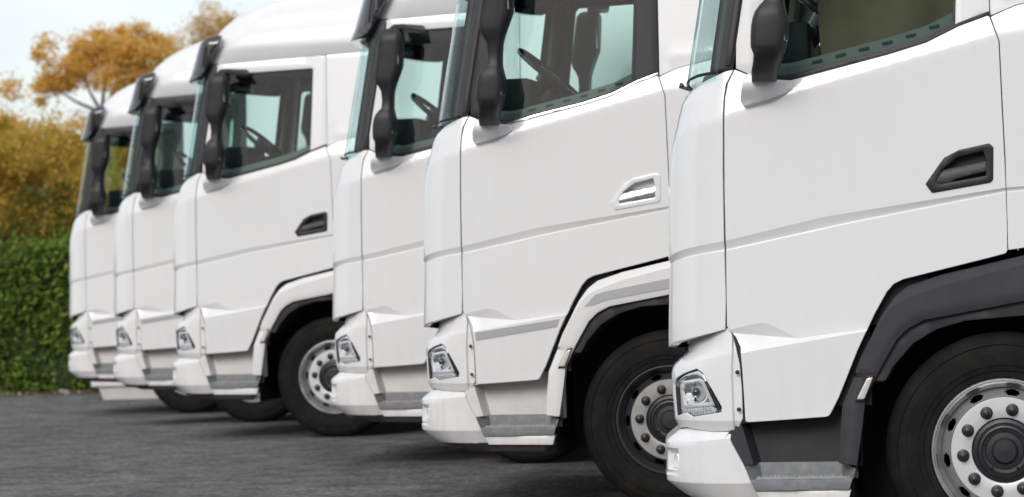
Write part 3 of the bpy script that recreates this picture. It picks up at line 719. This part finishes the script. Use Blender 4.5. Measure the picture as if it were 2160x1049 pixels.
lathe(bm, [(.2955, .05), (.2945, .14), (.27, .20), (.0001, .20)], 48)
MESH['rim_barrel'] = finish(bm, 'rim_barrel', 40)
bm = bmesh.new()
lathe(bm, [(.138, .03), (.132, .018), (.118, .014), (.112, .004), (.106, -.004), (.098, -.006), (.094, .002), (.080, .004), (.076, -.004), (.056, -.006), (.052, -.020), (.046, -.026), (.0001, -.028)], 64)
for k in range(5):
    a = 2 * math.pi * k / 5 + .3; c, s = math.cos(a), math.sin(a)
    bmesh.ops.create_uvsphere(bm, u_segments=8, v_segments=5, radius=.006, matrix=Matrix.Translation((.089 * c, .000, .089 * s)))
MESH['hub_cap'] = finish(bm, 'hub_cap', 30)
bm = bmesh.new()
lathe(bm, [(.027, .010), (.027, .002), (.025, -.002), (.0195, -.004), (.0185, -.026), (.0165, -.031), (.012, -.034), (.0001, -.035)], 18)
MESH['wheel_nut'] = finish(bm, 'wheel_nut', 30)

# ------------------------------------------------------------------ chassis
bm = bmesh.new()
for y in (.78, 1.64): box(bm, -1.1, 5.3, y, y + .08, .72, .98)
box(bm, -1.05, 1.3, .62, 1.88, .33, 1.38, .05)             # engine block and sump
box(bm, -1.10, -.64, .14, .60, .34, .80)                    # carrier behind the steps
box(bm, -1.10, -.64, 1.90, 2.36, .34, .80)
box(bm, -.08, .08, .40, 2.10, .40, .56, .03)               # front axle beam
box(bm, 3.72, 3.88, .55, 1.95, .38, .62, .05)
for x in (1.6, 2.6, 4.6): box(bm, x, x + .1, .8, 1.7, .75, .92)
box(bm, 3.3, 4.3, .85, 1.65, 1.02, 1.12, .03)              # fifth wheel plate
MESH['chassis'] = finish(bm, 'chassis', 30)
bm = bmesh.new()
box(bm, 1.35, 2.9, .06, .66, .42, 1.05, .09); box(bm, 1.35, 2.9, 1.84, 2.44, .42, 1.05, .09)
MESH['fuel_tank'] = finish(bm, 'fuel_tank', 35)
bm = bmesh.new()          # wheel housing: dark arch behind the tyre
pr = [(-.64, .27), (-.64, .80), (-.55, .95), (-.40, 1.12), (-.2, 1.21), (.1, 1.24), (.38, 1.20), (.6, 1.02), (.72, .8), (.72, .30)]
for y0, y1 in ((.02, .60),):
    for a, b in zip(pr, pr[1:]): quad((a[0], y0, a[1]), (b[0], y0, b[1]), (b[0], y1, b[1]), (a[0], y1, a[1]))
    yy = .60 if y0 < 1 else 1.90
    bm.faces.new([bm.verts.new((x, yy, z)) for x, z in pr])
MESH['wheel_housing'] = finish(bm, 'wheel_housing', 30)
bm = bmesh.new(); bmesh.ops.create_uvsphere(bm, u_segments=12, v_segments=7, radius=.0095)
for v in bm.verts: v.co.y *= .5
MESH['bolt'] = finish(bm, 'bolt')

# ------------------------------------------------------------------ assemble trucks
def link(o): COL.objects.link(o); return o
def part(name, mesh, mt, parent, loc=(0, 0, 0), mirror=False, label=None):
    o = link(bpy.data.objects.new(name, MESH[mesh])); o.parent = parent
    if not MESH[mesh].materials: MESH[mesh].materials.append(None)
    o.material_slots[0].link = 'OBJECT'; o.material_slots[0].material = M[mt]
    o.location = loc
    if mirror: o.scale = (1, -1, 1); o.location = (loc[0], 2.5 - loc[1], loc[2])
    if label: o['label'] = label
    return o

def truck(label, pose, dz, c):
    root = link(bpy.data.objects.new('truck', None)); root.location = (pose[0], pose[1], c.get('gz', 0)); root.rotation_euler = (0, 0, -TH)
    root['label'] = label; root['category'] = 'truck'; root['group'] = 'white trucks parked in a row'
    Z = (0, 0, dz - c.get('gz', 0)); W = c['paint']; dirty = c.get('dirty', W); low = c['low']
    P = lambda *a, **k: part(*a, loc=Z, **k)
    for mir in (False, True):
        d = P('door', 'door', W, root, mirror=mir)
        q = dict(loc=(0, 0, 0))
        h = part('door_handle', 'handle_bezel', c['bezel'], d, label=c.get('handle_label') if not mir else None, **q)
        part('handle_cup', 'handle_cup', c['cup'], d, **q); part('handle_grip', 'handle_grip', c['grip'], d, **q)
        part('belt_trim', 'belt_trim', c['trim'], d, **q)
        part('window_frame', 'window_frame', c['frame'], d, **q)
        part('window', 'window_glass', 'glass', d, **q); part('window_seal', 'window_seal', 'seal', d, **q)
        dl = part('door_lining', 'door_lining', 'lining', d, **q)
        if c.get('vents') and not mir:
            for k in range(7):
                x = -.74 + k * .10; vs = part('reflected_slot', 'reflected_slot', 'cabdark', d, loc=(x, .101, lerp(x, BELT) + .062)); vs.rotation_euler = (0, -.2, 0)
        if c.get('stripe'): part('door_stripe', 'door_stripe', 'stripe', d, **q)
        P('pillar', 'pillar', 'black', root, mirror=mir); P('pillar_ridge', 'pillar_ridge', 'grey_dark', root, mirror=mir)
        P('corner_panel', 'corner_panel', W, root, mirror=mir)
        lp = P('lamp_panel', 'lamp_panel', dirty, root, mirror=mir)
        for bx, bz in ((-1.113, .893), (-1.111, .734)):
            part('bolt', 'bolt', 'black', lp, loc=(bx, -.006, bz))
        hl = P('headlight', 'headlight', 'lampgrey', root, mirror=mir)
        part('projector', 'projector', 'bowl', hl); part('projector_frame', 'projector_frame', 'reflector', hl)
        part('daylight_bar', 'daylight_bar', 'led', hl); part('lamp_fin', 'lamp_fin', 'chrome', hl); part('lamp_shade_strip', 'lamp_shadow_line', 'satin', hl)
        part('lamp_lens', 'lamp_lens', 'lens', hl); part('lamp_seal', 'lamp_seal', 'satin', hl); part('bulb', 'bulb', 'bulb', hl)
        P('step_well', 'step_well', low, root, mirror=mir)
        st = P('step', 'step', 'grey', root, mirror=mir); part('step_tread', 'step_tread', 'worn_lit', st)
        P('step_skirt', 'step_skirt', 'white_dirty', root, mirror=mir)
        fa = P('wheel_arch', 'wheel_arch', c['arch'], root, mirror=mir)
        part('arch_liner', 'arch_liner', 'grey_dark', fa)
        if c.get('stripe'): part('arch_stripe', 'arch_stripe', 'stripe', fa)
        sm = P('side_marker', 'side_marker', 'black', root, mirror=mir); part('marker_lens', 'marker_lens', 'amber', sm)
        P('rear_side_panel', 'rear_side_panel', W, root, mirror=mir); P('rear_upper_panel', 'rear_upper_panel', W, root, mirror=mir)
        mi = P('mirror', 'mirror', 'black', root, mirror=mir)
        part('mirror_glass', 'mirror_glass', 'mirror', mi); part('mirror_glass', 'mirror_glass_low', 'mirror', mi)
        part('mirror_foot', 'mirror_foot', 'black', mi); part('mirror_arm', 'mirror_arm', 'black', mi)
        P('mirror_base', 'mirror_base', W, root, mirror=mir)
        fl = P('fog_lamp', 'fog_lamp', 'reflector', root, mirror=mir)
    P('front_panel', 'front_panel', W, root); P('front_grille', 'front_grille', 'black', root)
    P('bumper', 'bumper', dirty, root); P('air_dam', 'air_dam', 'satin', root)
    P('roof', 'roof', W, root); P('rear_wall', 'rear_wall', W, root); P('sun_visor', 'sun_visor', 'visor', root)
    ws = P('windscreen', 'windscreen', 'screen', root); part('windscreen_seal', 'windscreen_seal', 'seal', ws); P('wiper', 'wiper', 'black', root)
    P('cab_frame', 'cab_frame', 'void', root); P('cab_lining', 'cab_lining', 'beige', root)
    P('dashboard', 'dashboard', 'cabdark', root); P('steering_wheel', 'steering_wheel', 'satin', root)
    for y in (.66, 1.85): part('seat', 'seat', 'seat', root, loc=(0.15, y, Z[2]))
    P('curtain', 'curtain' if c.get('curtain') else 'curtain_tied', 'curtain' if c.get('curtain') else 'curtain_dark', root)
    P('chassis', 'chassis', 'steel', root); P('fuel_tank', 'fuel_tank', 'steel', root); P('wheel_housing', 'wheel_housing', 'void', root); P('wheel_housing', 'wheel_housing', 'void', root, mirror=True)
    for (x, y, mir) in ((0, .05, 0), (0, 2.45, 1), (3.8, .05, 0), (3.8, 2.45, 1)):
        w = part('wheel', 'wheel', c['rim'], root, loc=(x, y, .5)); w.rotation_euler = (0, c.get('spin', 0) + x, math.pi if mir else 0)
        part('tyre', 'tyre', 'rubber', w); part('hub_cap', 'hub_cap', 'nut', w); part('rim_barrel', 'rim_barrel', 'void', w); part('rim_edge', 'rim_edge', c['edge'], w); part('rim_disc', 'rim_disc', c['disc'], w)
        if x == 0 and not mir:
            for k in range(10):
                a = 2 * math.pi * k / 10 + R(6); part('wheel_nut', 'wheel_nut', 'nut', w, loc=(.1745 * math.cos(a), .006, .1745 * math.sin(a)))
    return root

base = dict(paint='white', dirty='white_dirty', low='white_plastic', arch='white_dirty', bezel='black', cup='satin', grip='grey_dark', trim='black', frame='white', rim='rim_shaded', edge='rim_bright', disc='rim')
def cfg(**k): d = dict(base); d.update(k); return d
truck('nearest white truck with black wheel arch, black step recess and brown curtain inside', (2.0384, 11.4355), -.0353,
      cfg(low='grey_dark', arch='grey_dark', dirty='white', curtain=True, vents=True, spin=.0, cup='black'))
truck('white truck with chrome door handle, grey striped wheel arch and black window frame', (.8426, 15.1158), .0149,
      cfg(bezel='white', cup='white', grip='chrome', trim='chrome', frame='black', stripe=True, vents=True, rim='rim_black', edge='rim_black', disc='rim_grey', spin=.15, gz=-.03, handle_label='white door handle with a chrome grip'))
truck('white truck just left of the chrome handled one, white window frame, wheel hidden', (.0852, 18.6844), .0107, cfg(spin=.3))
truck('white truck with its whole side window, black door handle and silver front wheel in view', (-1.5088, 22.5199), .0406, cfg(spin=.22))
truck('white truck with black window frame and grey striped door, second from the hedge', (-2.506, 25.889), .0087, cfg(frame='black', stripe=True, edge='rim_grey', spin=.5, gz=-.032))  # rim edge greyed in colour for the shade under the next truck
truck('farthest white truck with black window frame, standing beside the green hedge', (-3.5824, 29.8221), -.0395, cfg(frame='black', stripe=True, spin=.4, gz=-.110))
for o in bpy.data.objects:     # parts carried by several trucks keep only their own kind as name
    pass

# ------------------------------------------------------------------ ground
def ground_h(x, y):           # the yard falls a little towards the hedge
    g = -.12 * sstep((y - 23.5) / 7.5)
    if abs(x) < 12 and 9 < y < 22: g -= .03 * math.exp(-(((x - 1.4) / 2.2) ** 2 + ((y - 15.6) / 1.4) ** 2) * .8)
    return g
gx = [-2500, -600, -150, -60, -30] + [-20 + .5 * k for k in range(81)] + [30, 60, 150, 600, 2500]
gy = [-2500, -600, -150, -60, -20, 0] + [4 + .5 * k for k in range(80)] + [60, 90, 150, 600, 2500]
bm = bmesh.new()
G = [[bm.verts.new((x, y, ground_h(x, y))) for x in gx] for y in gy]
for a, b in zip(G, G[1:]):
    for k in range(len(gx) - 1): bm.faces.new((a[k], a[k + 1], b[k + 1], b[k]))
me = finish(bm, 'ground', 80)
asp = bpy.data.materials.new('asphalt'); asp.use_nodes = True; nt = asp.node_tree; b = nt.nodes['Principled BSDF']; b.inputs['Roughness'].default_value = .85; b.inputs['Specular IOR Level'].default_value = .3
tc = nt.nodes.new('ShaderNodeTexCoord')
def nz(scale, detail=6, rough=.6, vec=None):
    n = nt.nodes.new('ShaderNodeTexNoise'); n.inputs['Scale'].default_value = scale; n.inputs['Detail'].default_value = detail; n.inputs['Roughness'].default_value = rough
    nt.links.new(vec or tc.outputs['Object'], n.inputs['Vector']); return n
def rampn(src, p0, c0, p1, c1):
    r = nt.nodes.new('ShaderNodeValToRGB'); r.color_ramp.elements[0].position = p0; r.color_ramp.elements[1].position = p1
    r.color_ramp.elements[0].color = (*c0, 1); r.color_ramp.elements[1].color = (*c1, 1); nt.links.new(src, r.inputs[0]); return r
def mixc(kind, fac, a, b_):
    m = nt.nodes.new('ShaderNodeMix'); m.data_type = 'RGBA'; m.blend_type = kind; m.inputs[0].default_value = fac
    nt.links.new(a, m.inputs[6]); nt.links.new(b_, m.inputs[7]); return m
big = rampn(nz(.55, 5).outputs['Fac'], .32, (.158, .157, .156), .68, (.250, .246, .240))
fine = rampn(nz(20, 8, .8).outputs['Fac'], .40, (.45, .45, .45), .60, (1.5, 1.5, 1.48))
mid = rampn(nz(3.2, 9, .75).outputs['Fac'], .40, (.66, .66, .67), .60, (1.30, 1.30, 1.29))
vo = nt.nodes.new('ShaderNodeTexVoronoi'); vo.inputs['Scale'].default_value = 90; nt.links.new(tc.outputs['Object'], vo.inputs['Vector'])
grain = rampn(vo.outputs['Color'], .1, (.75, .75, .75), .95, (1.35, 1.34, 1.32))
c1 = mixc('MULTIPLY', 1, big.outputs[0], fine.outputs[0]); c2 = mixc('MULTIPLY', 1, c1.outputs[2], mid.outputs[0]); c3 = mixc('MULTIPLY', 1, c2.outputs[2], grain.outputs[0])
nt.links.new(c3.outputs[2], b.inputs['Base Color'])
bu = nt.nodes.new('ShaderNodeBump'); bu.inputs['Strength'].default_value = 1.0; bu.inputs['Distance'].default_value = .06
nt.links.new(nz(32, 6, .75).outputs['Fac'], bu.inputs['Height']); nt.links.new(bu.outputs[0], b.inputs['Normal'])
me.materials.append(asp)
go = link(bpy.data.objects.new('ground', me)); go['kind'] = 'structure'

# ------------------------------------------------------------------ foliage
def leaf_mat(name, cols, rough=.6, trans=.45):
    m = bpy.data.materials.new(name); m.use_nodes = True; nt = m.node_tree; nt.nodes.clear()
    o = nt.nodes.new('ShaderNodeOutputMaterial'); g = nt.nodes.new('ShaderNodeNewGeometry'); r = nt.nodes.new('ShaderNodeValToRGB')
    while len(r.color_ramp.elements) < len(cols): r.color_ramp.elements.new(.5)
    for i, c in enumerate(cols):
        r.color_ramp.elements[i].position = i / (len(cols) - 1); r.color_ramp.elements[i].color = (*c, 1)
    d = nt.nodes.new('ShaderNodeBsdfDiffuse'); t = nt.nodes.new('ShaderNodeBsdfTranslucent'); x = nt.nodes.new('ShaderNodeMixShader'); x.inputs[0].default_value = trans
    nt.links.new(g.outputs['Random Per Island'], r.inputs[0]); nt.links.new(r.outputs[0], d.inputs[0]); nt.links.new(r.outputs[0], t.inputs[0])
    nt.links.new(d.outputs[0], x.inputs[1]); nt.links.new(t.outputs[0], x.inputs[2]); nt.links.new(x.outputs[0], o.inputs[0])
    return m
LM_HEDGE = leaf_mat('hedge_leaf', [(.065, .12, .024), (.11, .185, .034), (.17, .25, .048), (.32, .36, .08)], trans=.3)
LM_GOLD = leaf_mat('gold_leaf', [(.72, .44, .10), (.82, .54, .13), (.76, .50, .14), (.84, .62, .20), (.60, .42, .13)])
LM_YEL = leaf_mat('yellow_green_leaf', [(.60, .40, .08), (.72, .48, .10), (.36, .32, .07), (.80, .56, .13), (.26, .24, .06)])
LM_PALE = leaf_mat('pale_leaf', [(.66, .46, .18), (.78, .56, .24), (.58, .42, .18), (.70, .55, .30)])
LM_DARK = leaf_mat('dark_leaf', [(.06, .09, .022), (.11, .12, .025), (.20, .15, .03)])
BARK = mat('bark', (.055, .042, .032), .9, noise=(6, (.10, .08, .06), .35, .7), bump=(12, .6, .05))
SOIL = mat('hedge_twigs', (.022, .034, .012), .9, noise=(9, (.05, .075, .02), .4, .7), bump=(9, 1, .15))

def add_leaf(V, F, p, size, rng, flat=0):
    n = Vector((rng.gauss(0, 1), rng.gauss(0, 1), rng.gauss(0, 1) + flat)).normalized()
    u = n.orthogonal().normalized(); u.rotate(Matrix.Rotation(rng.uniform(0, 6.28), 3, n)); w = n.cross(u)
    l, h = size * rng.uniform(.7, 1.3), size * rng.uniform(.4, .6)
    i = len(V)
    V.extend([p - u * l * .5, p + w * h * .5 + n * l * .06, p + u * l * .5, p - w * h * .5 + n * l * .06]); F.append((i, i + 1, i + 2, i + 3))

def leaf_obj(name, V, F, m, parent):
    me = bpy.data.meshes.new(name); me.from_pydata([tuple(v) for v in V], [], F); me.materials.append(m)
    o = link(bpy.data.objects.new(name, me)); o.parent = parent; return o

# hedge
HY = 36.8
hedge = link(bpy.data.objects.new('hedge', None)); hedge.location = (-6.5, HY, -.12)
hedge['label'] = 'tall clipped green hedge along the far edge of the asphalt'; hedge['category'] = 'hedge'
bm = bmesh.new(); box(bm, -9, 12, .25, 1.3, 0, 1.86)
me = finish(bm, 'twigs', 30); me.materials.append(SOIL); o = link(bpy.data.objects.new('twigs', me)); o.parent = hedge
rng = random.Random(11); V = []; F = []
def hed_front(x, z): return .12 + .10 * math.sin(x * 2.3 + z * 1.7) * math.sin(z * 3.1 + x) + .06 * math.sin(x * 7.1) * math.sin(z * 6.3)
for k in range(46000):
    x = rng.uniform(-9, 5) if k % 6 else rng.uniform(5, 12); zt = .05 * math.sin(x * 3.1) + .04 * math.sin(x * 7.7 + 1); z = zt + rng.uniform(0.0, 2.0) if k % 5 else rng.uniform(1.72, 2.10)
    d = hed_front(x, z) - .02 + abs(rng.gauss(0, .10)); 
    if z > 1.68 and k % 5 == 0: d = rng.uniform(.1, 1.3)
    add_leaf(V, F, Vector((x, d, z)), .10, rng)
for k in range(60):        # shoots on top
    x = rng.uniform(-9, 6) if k > 6 else rng.choice((.28, .42, .52)) + rng.gauss(0, .03); y = rng.uniform(.15, .6); h = rng.uniform(.05, .22)
    for j in range(10): add_leaf(V, F, Vector((x + rng.gauss(0, .03), y + rng.gauss(0, .03), 2.03 + h * j / 9)), .07, rng)
leaf_obj('leaves', V, F, LM_HEDGE, hedge)

def tree(label, pos, height, clumps, nleaf, lsize, m, trunk_r, lean=0, seed=1, gaps=.0):
    rng = random.Random(seed)
    root = link(bpy.data.objects.new('tree', None)); root.location = (pos[0], pos[1], -.12); root['label'] = label; root['category'] = 'tree'; root['group'] = 'autumn trees beyond the hedge'
    bm = bmesh.new()
    top = Vector((lean * height * .3, 0, height * .75))
    tp = [Vector((lean * height * .3 * t ** 1.5 + .08 * math.sin(t * 5 + seed), .05 * math.cos(t * 4), height * .75 * t)) for t in [k / 7 for k in range(8)]]
    tube(bm, tp, [trunk_r * (1 - .75 * k / 7) for k in range(8)], 9)
    V = []; F = []
    tot = sum(c[3] ** 2 for c in clumps)
    for (cx, cy, cz, r, dens) in clumps:
        c = Vector((cx, cy, cz))
        j = min(range(8), key=lambda k: (tp[k] - c).length + (1.2 if tp[k].z > cz else 0))
        mid_ = tp[j].lerp(c, .5) + Vector((0, 0, -.12 * r))
        tube(bm, [tp[j], mid_, c], [trunk_r * .38, trunk_r * .24, trunk_r * .08], 6)
        for q in range(3):
            e = c + Vector((rng.gauss(0, 1), rng.gauss(0, 1), rng.gauss(0, .8))) * r * .55
            tube(bm, [mid_.lerp(c, .6), e], [trunk_r * .10, trunk_r * .03], 5)
        sub = [(c + Vector((rng.gauss(0, 1), rng.gauss(0, 1), rng.gauss(0, .85))) * r * .50, r * rng.uniform(.22, .46)) for _ in range(16)]
        n = int(nleaf * dens * r * r / tot)
        for k in range(n):
            sc, sr = rng.choice(sub)
            p = sc + Vector((rng.gauss(0, 1), rng.gauss(0, 1), rng.gauss(0, .8))) * sr * .62
            add_leaf(V, F, p, lsize, rng, .4)
    me = finish(bm, 'trunk', 60); me.materials.append(BARK); o = link(bpy.data.objects.new('trunk', me)); o.parent = root
    leaf_obj('crown', V, F, m, root)
    return root

# tall golden tree whose round crown stands against the sky (about 60 m away: 96 px of the photograph per metre)
tree('tall golden autumn tree with a round open crown against the white sky', (-8.9, 60), 7.0,
     [(-1.15, 0, 5.9, .55, .9), (-.55, .1, 6.35, .6, 1.2), (.1, .2, 6.7, .65, 1.3), (.75, 0, 6.55, .62, 1.3), (1.25, .2, 5.95, .6, 1.2), (1.0, -.2, 5.2, .6, 1.0), (.15, .3, 5.0, .55, .35), (1.35, .2, 4.7, .6, 1.1), (.5, .2, 4.3, .7, 1.0), (1.3, 0, 3.9, .6, 1.1), (.3, 0, 5.9, .5, .6), (-.9, 0, 4.9, .5, .25), (-.3, .3, 4.5, .7, .5), (-1.0, .3, 4.2, .6, .35), (-.5, .2, 3.7, .7, .6), (.9, .3, 5.6, .5, .5), (.2, .2, 3.5, .8, .9)],
     50000, .095, LM_GOLD, .13, seed=5)
tree('spreading yellow and olive autumn tree directly behind the left end of the hedge', (-8.6, 49), 4.6,
     [(-.5, 0, 3.5, .85, 1.2), (.6, .2, 3.2, .8, 1.0), (1.4, .2, 2.7, .7, 1.0), (-.2, 0, 2.5, .9, 1.2), (.9, 0, 2.1, .85, 1.3), (1.7, .1, 1.9, .7, 1.1), (-.9, .2, 4.2, .6, .9), (.3, 0, 4.0, .5, .35), (1.3, .1, 3.5, .55, .5), (.1, .2, 1.7, .9, 1.2)],
     42000, .09, LM_YEL, .12, lean=.5, seed=8)
tree('leaning golden brown tree at the left edge of the picture', (-10.6, 54), 5.4,
     [(.2, 0, 4.6, .7, 1.1), (.9, .2, 4.0, .7, 1.0), (-.3, .1, 3.8, .8, 1.0), (.6, 0, 3.1, .9, 1.2), (1.3, 0, 2.6, .8, 1.0), (-.1, 0, 2.3, .9, 1.0)],
     34000, .10, LM_GOLD, .14, lean=.6, seed=12)
tree('pale thinly leaved tree above the roofs of the white trucks', (-8.6, 75), 9.6,
     [(-.5, 0, 7.8, .8, .5), (.4, .2, 8.4, .9, .6), (1.2, 0, 8.0, .8, .5), (-.1, 0, 6.9, .9, .5), (1.0, .1, 6.8, .8, .5), (.4, 0, 5.6, 1.0, .6)],
     20000, .10, LM_PALE, .15, seed=21)
tree('dark green bush growing close behind the hedge', (-7.4, 40.6), 2.6,
     [(-.6, 0, 1.8, .7, 1.0), (.1, .1, 2.1, .7, 1.0), (.8, 0, 1.9, .7, 1.0), (-1.2, .2, 2.0, .7, 1.0), (.4, .2, 2.6, .5, .6), (-.9, .2, 2.6, .5, .5)], 11000, .09, LM_DARK, .06, seed=31)
for i, (x, y, h, lab) in enumerate(((-3.5, 58, 6.0, 'golden tree standing behind the middle trucks'), (2.5, 62, 6.5, 'golden tree standing behind the chrome handled truck'), (8.5, 60, 6.2, 'golden tree standing behind the nearest truck'))):
    tree(lab, (x, y), h, [(-.8, 0, h * .78, .8, 1), (.5, .2, h * .85, .9, 1), (1.2, 0, h * .65, .8, 1), (-.3, 0, h * .55, 1.0, 1), (.6, 0, h * .42, .9, 1)], 5000, .15, (LM_GOLD, LM_YEL, LM_GOLD)[i], .14, seed=40 + i)

# fallen leaves and small stones along the foot of the hedge
rng = random.Random(5); V = []; F = []
for k in range(1500):
    p = Vector((rng.uniform(-14, 2), HY - .05 - abs(rng.gauss(0, .22)), .012 - .12 + .02 * rng.random())); add_leaf(V, F, p, .06, rng, 2.5)
me = bpy.data.meshes.new('fallen_leaves'); me.from_pydata([tuple(v) for v in V], [], F); me.materials.append(leaf_mat('dry_leaf', [(.22, .14, .07), (.30, .22, .14), (.16, .11, .06)], trans=.1))
o = link(bpy.data.objects.new('fallen_leaves', me)); o['kind'] = 'stuff'
STONE = mat('stone', (.30, .27, .23), .9, noise=(20, (.42, .39, .35), .4, .7))
bm = bmesh.new()
for k in range(70):
    r = rng.uniform(.015, .05)
    t = bmesh.ops.create_icosphere(bm, subdivisions=1, radius=r, matrix=Matrix.Translation((rng.uniform(-9, 0), HY - .1 - abs(rng.gauss(0, .15)), r * .5 - .12)))
    for v in t['verts']: v.co += Vector((rng.gauss(0, r * .15), rng.gauss(0, r * .15), rng.gauss(0, r * .1)))
me = finish(bm, 'pebbles', 30); me.materials.append(STONE); o = link(bpy.data.objects.new('pebbles', me)); o['kind'] = 'stuff'
# earth strip under the hedge
bm = bmesh.new()
a = [(-16 + .5 * k, HY - .28 + .06 * math.sin(k * 1.7) + .04 * math.sin(k * .6)) for k in range(61)]
F1 = [bm.verts.new((x, y, -.112)) for x, y in a]; B1 = [bm.verts.new((x, 39.5, -.112)) for x, y in a]
for k in range(60): bm.faces.new((F1[k], F1[k + 1], B1[k + 1], B1[k]))
me = finish(bm, 'earth', 30); me.materials.append(mat('earth', (.10, .075, .05), .95, noise=(14, (.17, .13, .09), .4, .7)))
o = link(bpy.data.objects.new('earth', me)); o['kind'] = 'structure'

# low white trough past the farthest truck
tr = link(bpy.data.objects.new('trough', None)); tr.location = (-4.93, 34.6, -.12); tr['label'] = 'low white trough with a rim standing past the farthest truck by the hedge'; tr['category'] = 'trough'
bm = bmesh.new()
lo = [(-.26, -.3), (.9, -.3), (.9, .3), (-.26, .3)]; hi = [(-.32, -.34), (.96, -.34), (.96, .34), (-.32, .34)]
A = [bm.verts.new((x, y, 0)) for x, y in lo]; B = [bm.verts.new((x, y, .17)) for x, y in hi]
for k in range(4): bm.faces.new((A[k], A[(k + 1) % 4], B[(k + 1) % 4], B[k]))
bm.faces.new(A[::-1]); bm.faces.new(B)
me = finish(bm, 'body', 30); me.materials.append(M['white_plastic']); o = link(bpy.data.objects.new('body', me)); o.parent = tr
bm = bmesh.new(); 
for (x0, x1, y0, y1) in ((-.40, 1.0, -.38, -.28), (-.40, 1.0, .28, .38), (-.40, -.28, -.28, .28), (.9, 1.0, -.28, .28)): box(bm, x0, x1, y0, y1, .172, .24, .008)
me = finish(bm, 'rim', 30); me.materials.append(M['white_plastic']); o = link(bpy.data.objects.new('rim', me)); o.parent = tr

# wooded hills beyond the yard on the camera's side: what the panes and the paint reflect
rng = random.Random(2); bm = bmesh.new(); N = 260
rows = []
for (dist, hh, jag) in ((140, 0, 0), (175, 22, 0), (225, 46, 0), (280, 68, 4.5)):
    row = []
    for k in range(N + 1):
        a = R(95) + R(170) * k / N
        base_h = hh * (.75 + .35 * math.sin(k * .05 + 1) + .18 * math.sin(k * .13)) + (jag * rng.random() * (1 if k % 2 else .2))
        row.append(bm.verts.new((dist * math.sin(a), dist * math.cos(a), base_h - (.5 if hh == 0 else 0))))
    rows.append(row)
for a, b_ in zip(rows, rows[1:]):
    for k in range(N): bm.faces.new((a[k], a[k + 1], b_[k + 1], b_[k]))
me = finish(bm, 'hills', 20); me.materials.append(mat('wooded_slope', (.022, .026, .012), .95, noise=(.12, (.06, .05, .02), .35, .7), bump=(.5, .8, 2)))
o = link(bpy.data.objects.new('hills', me)); o['kind'] = 'structure'
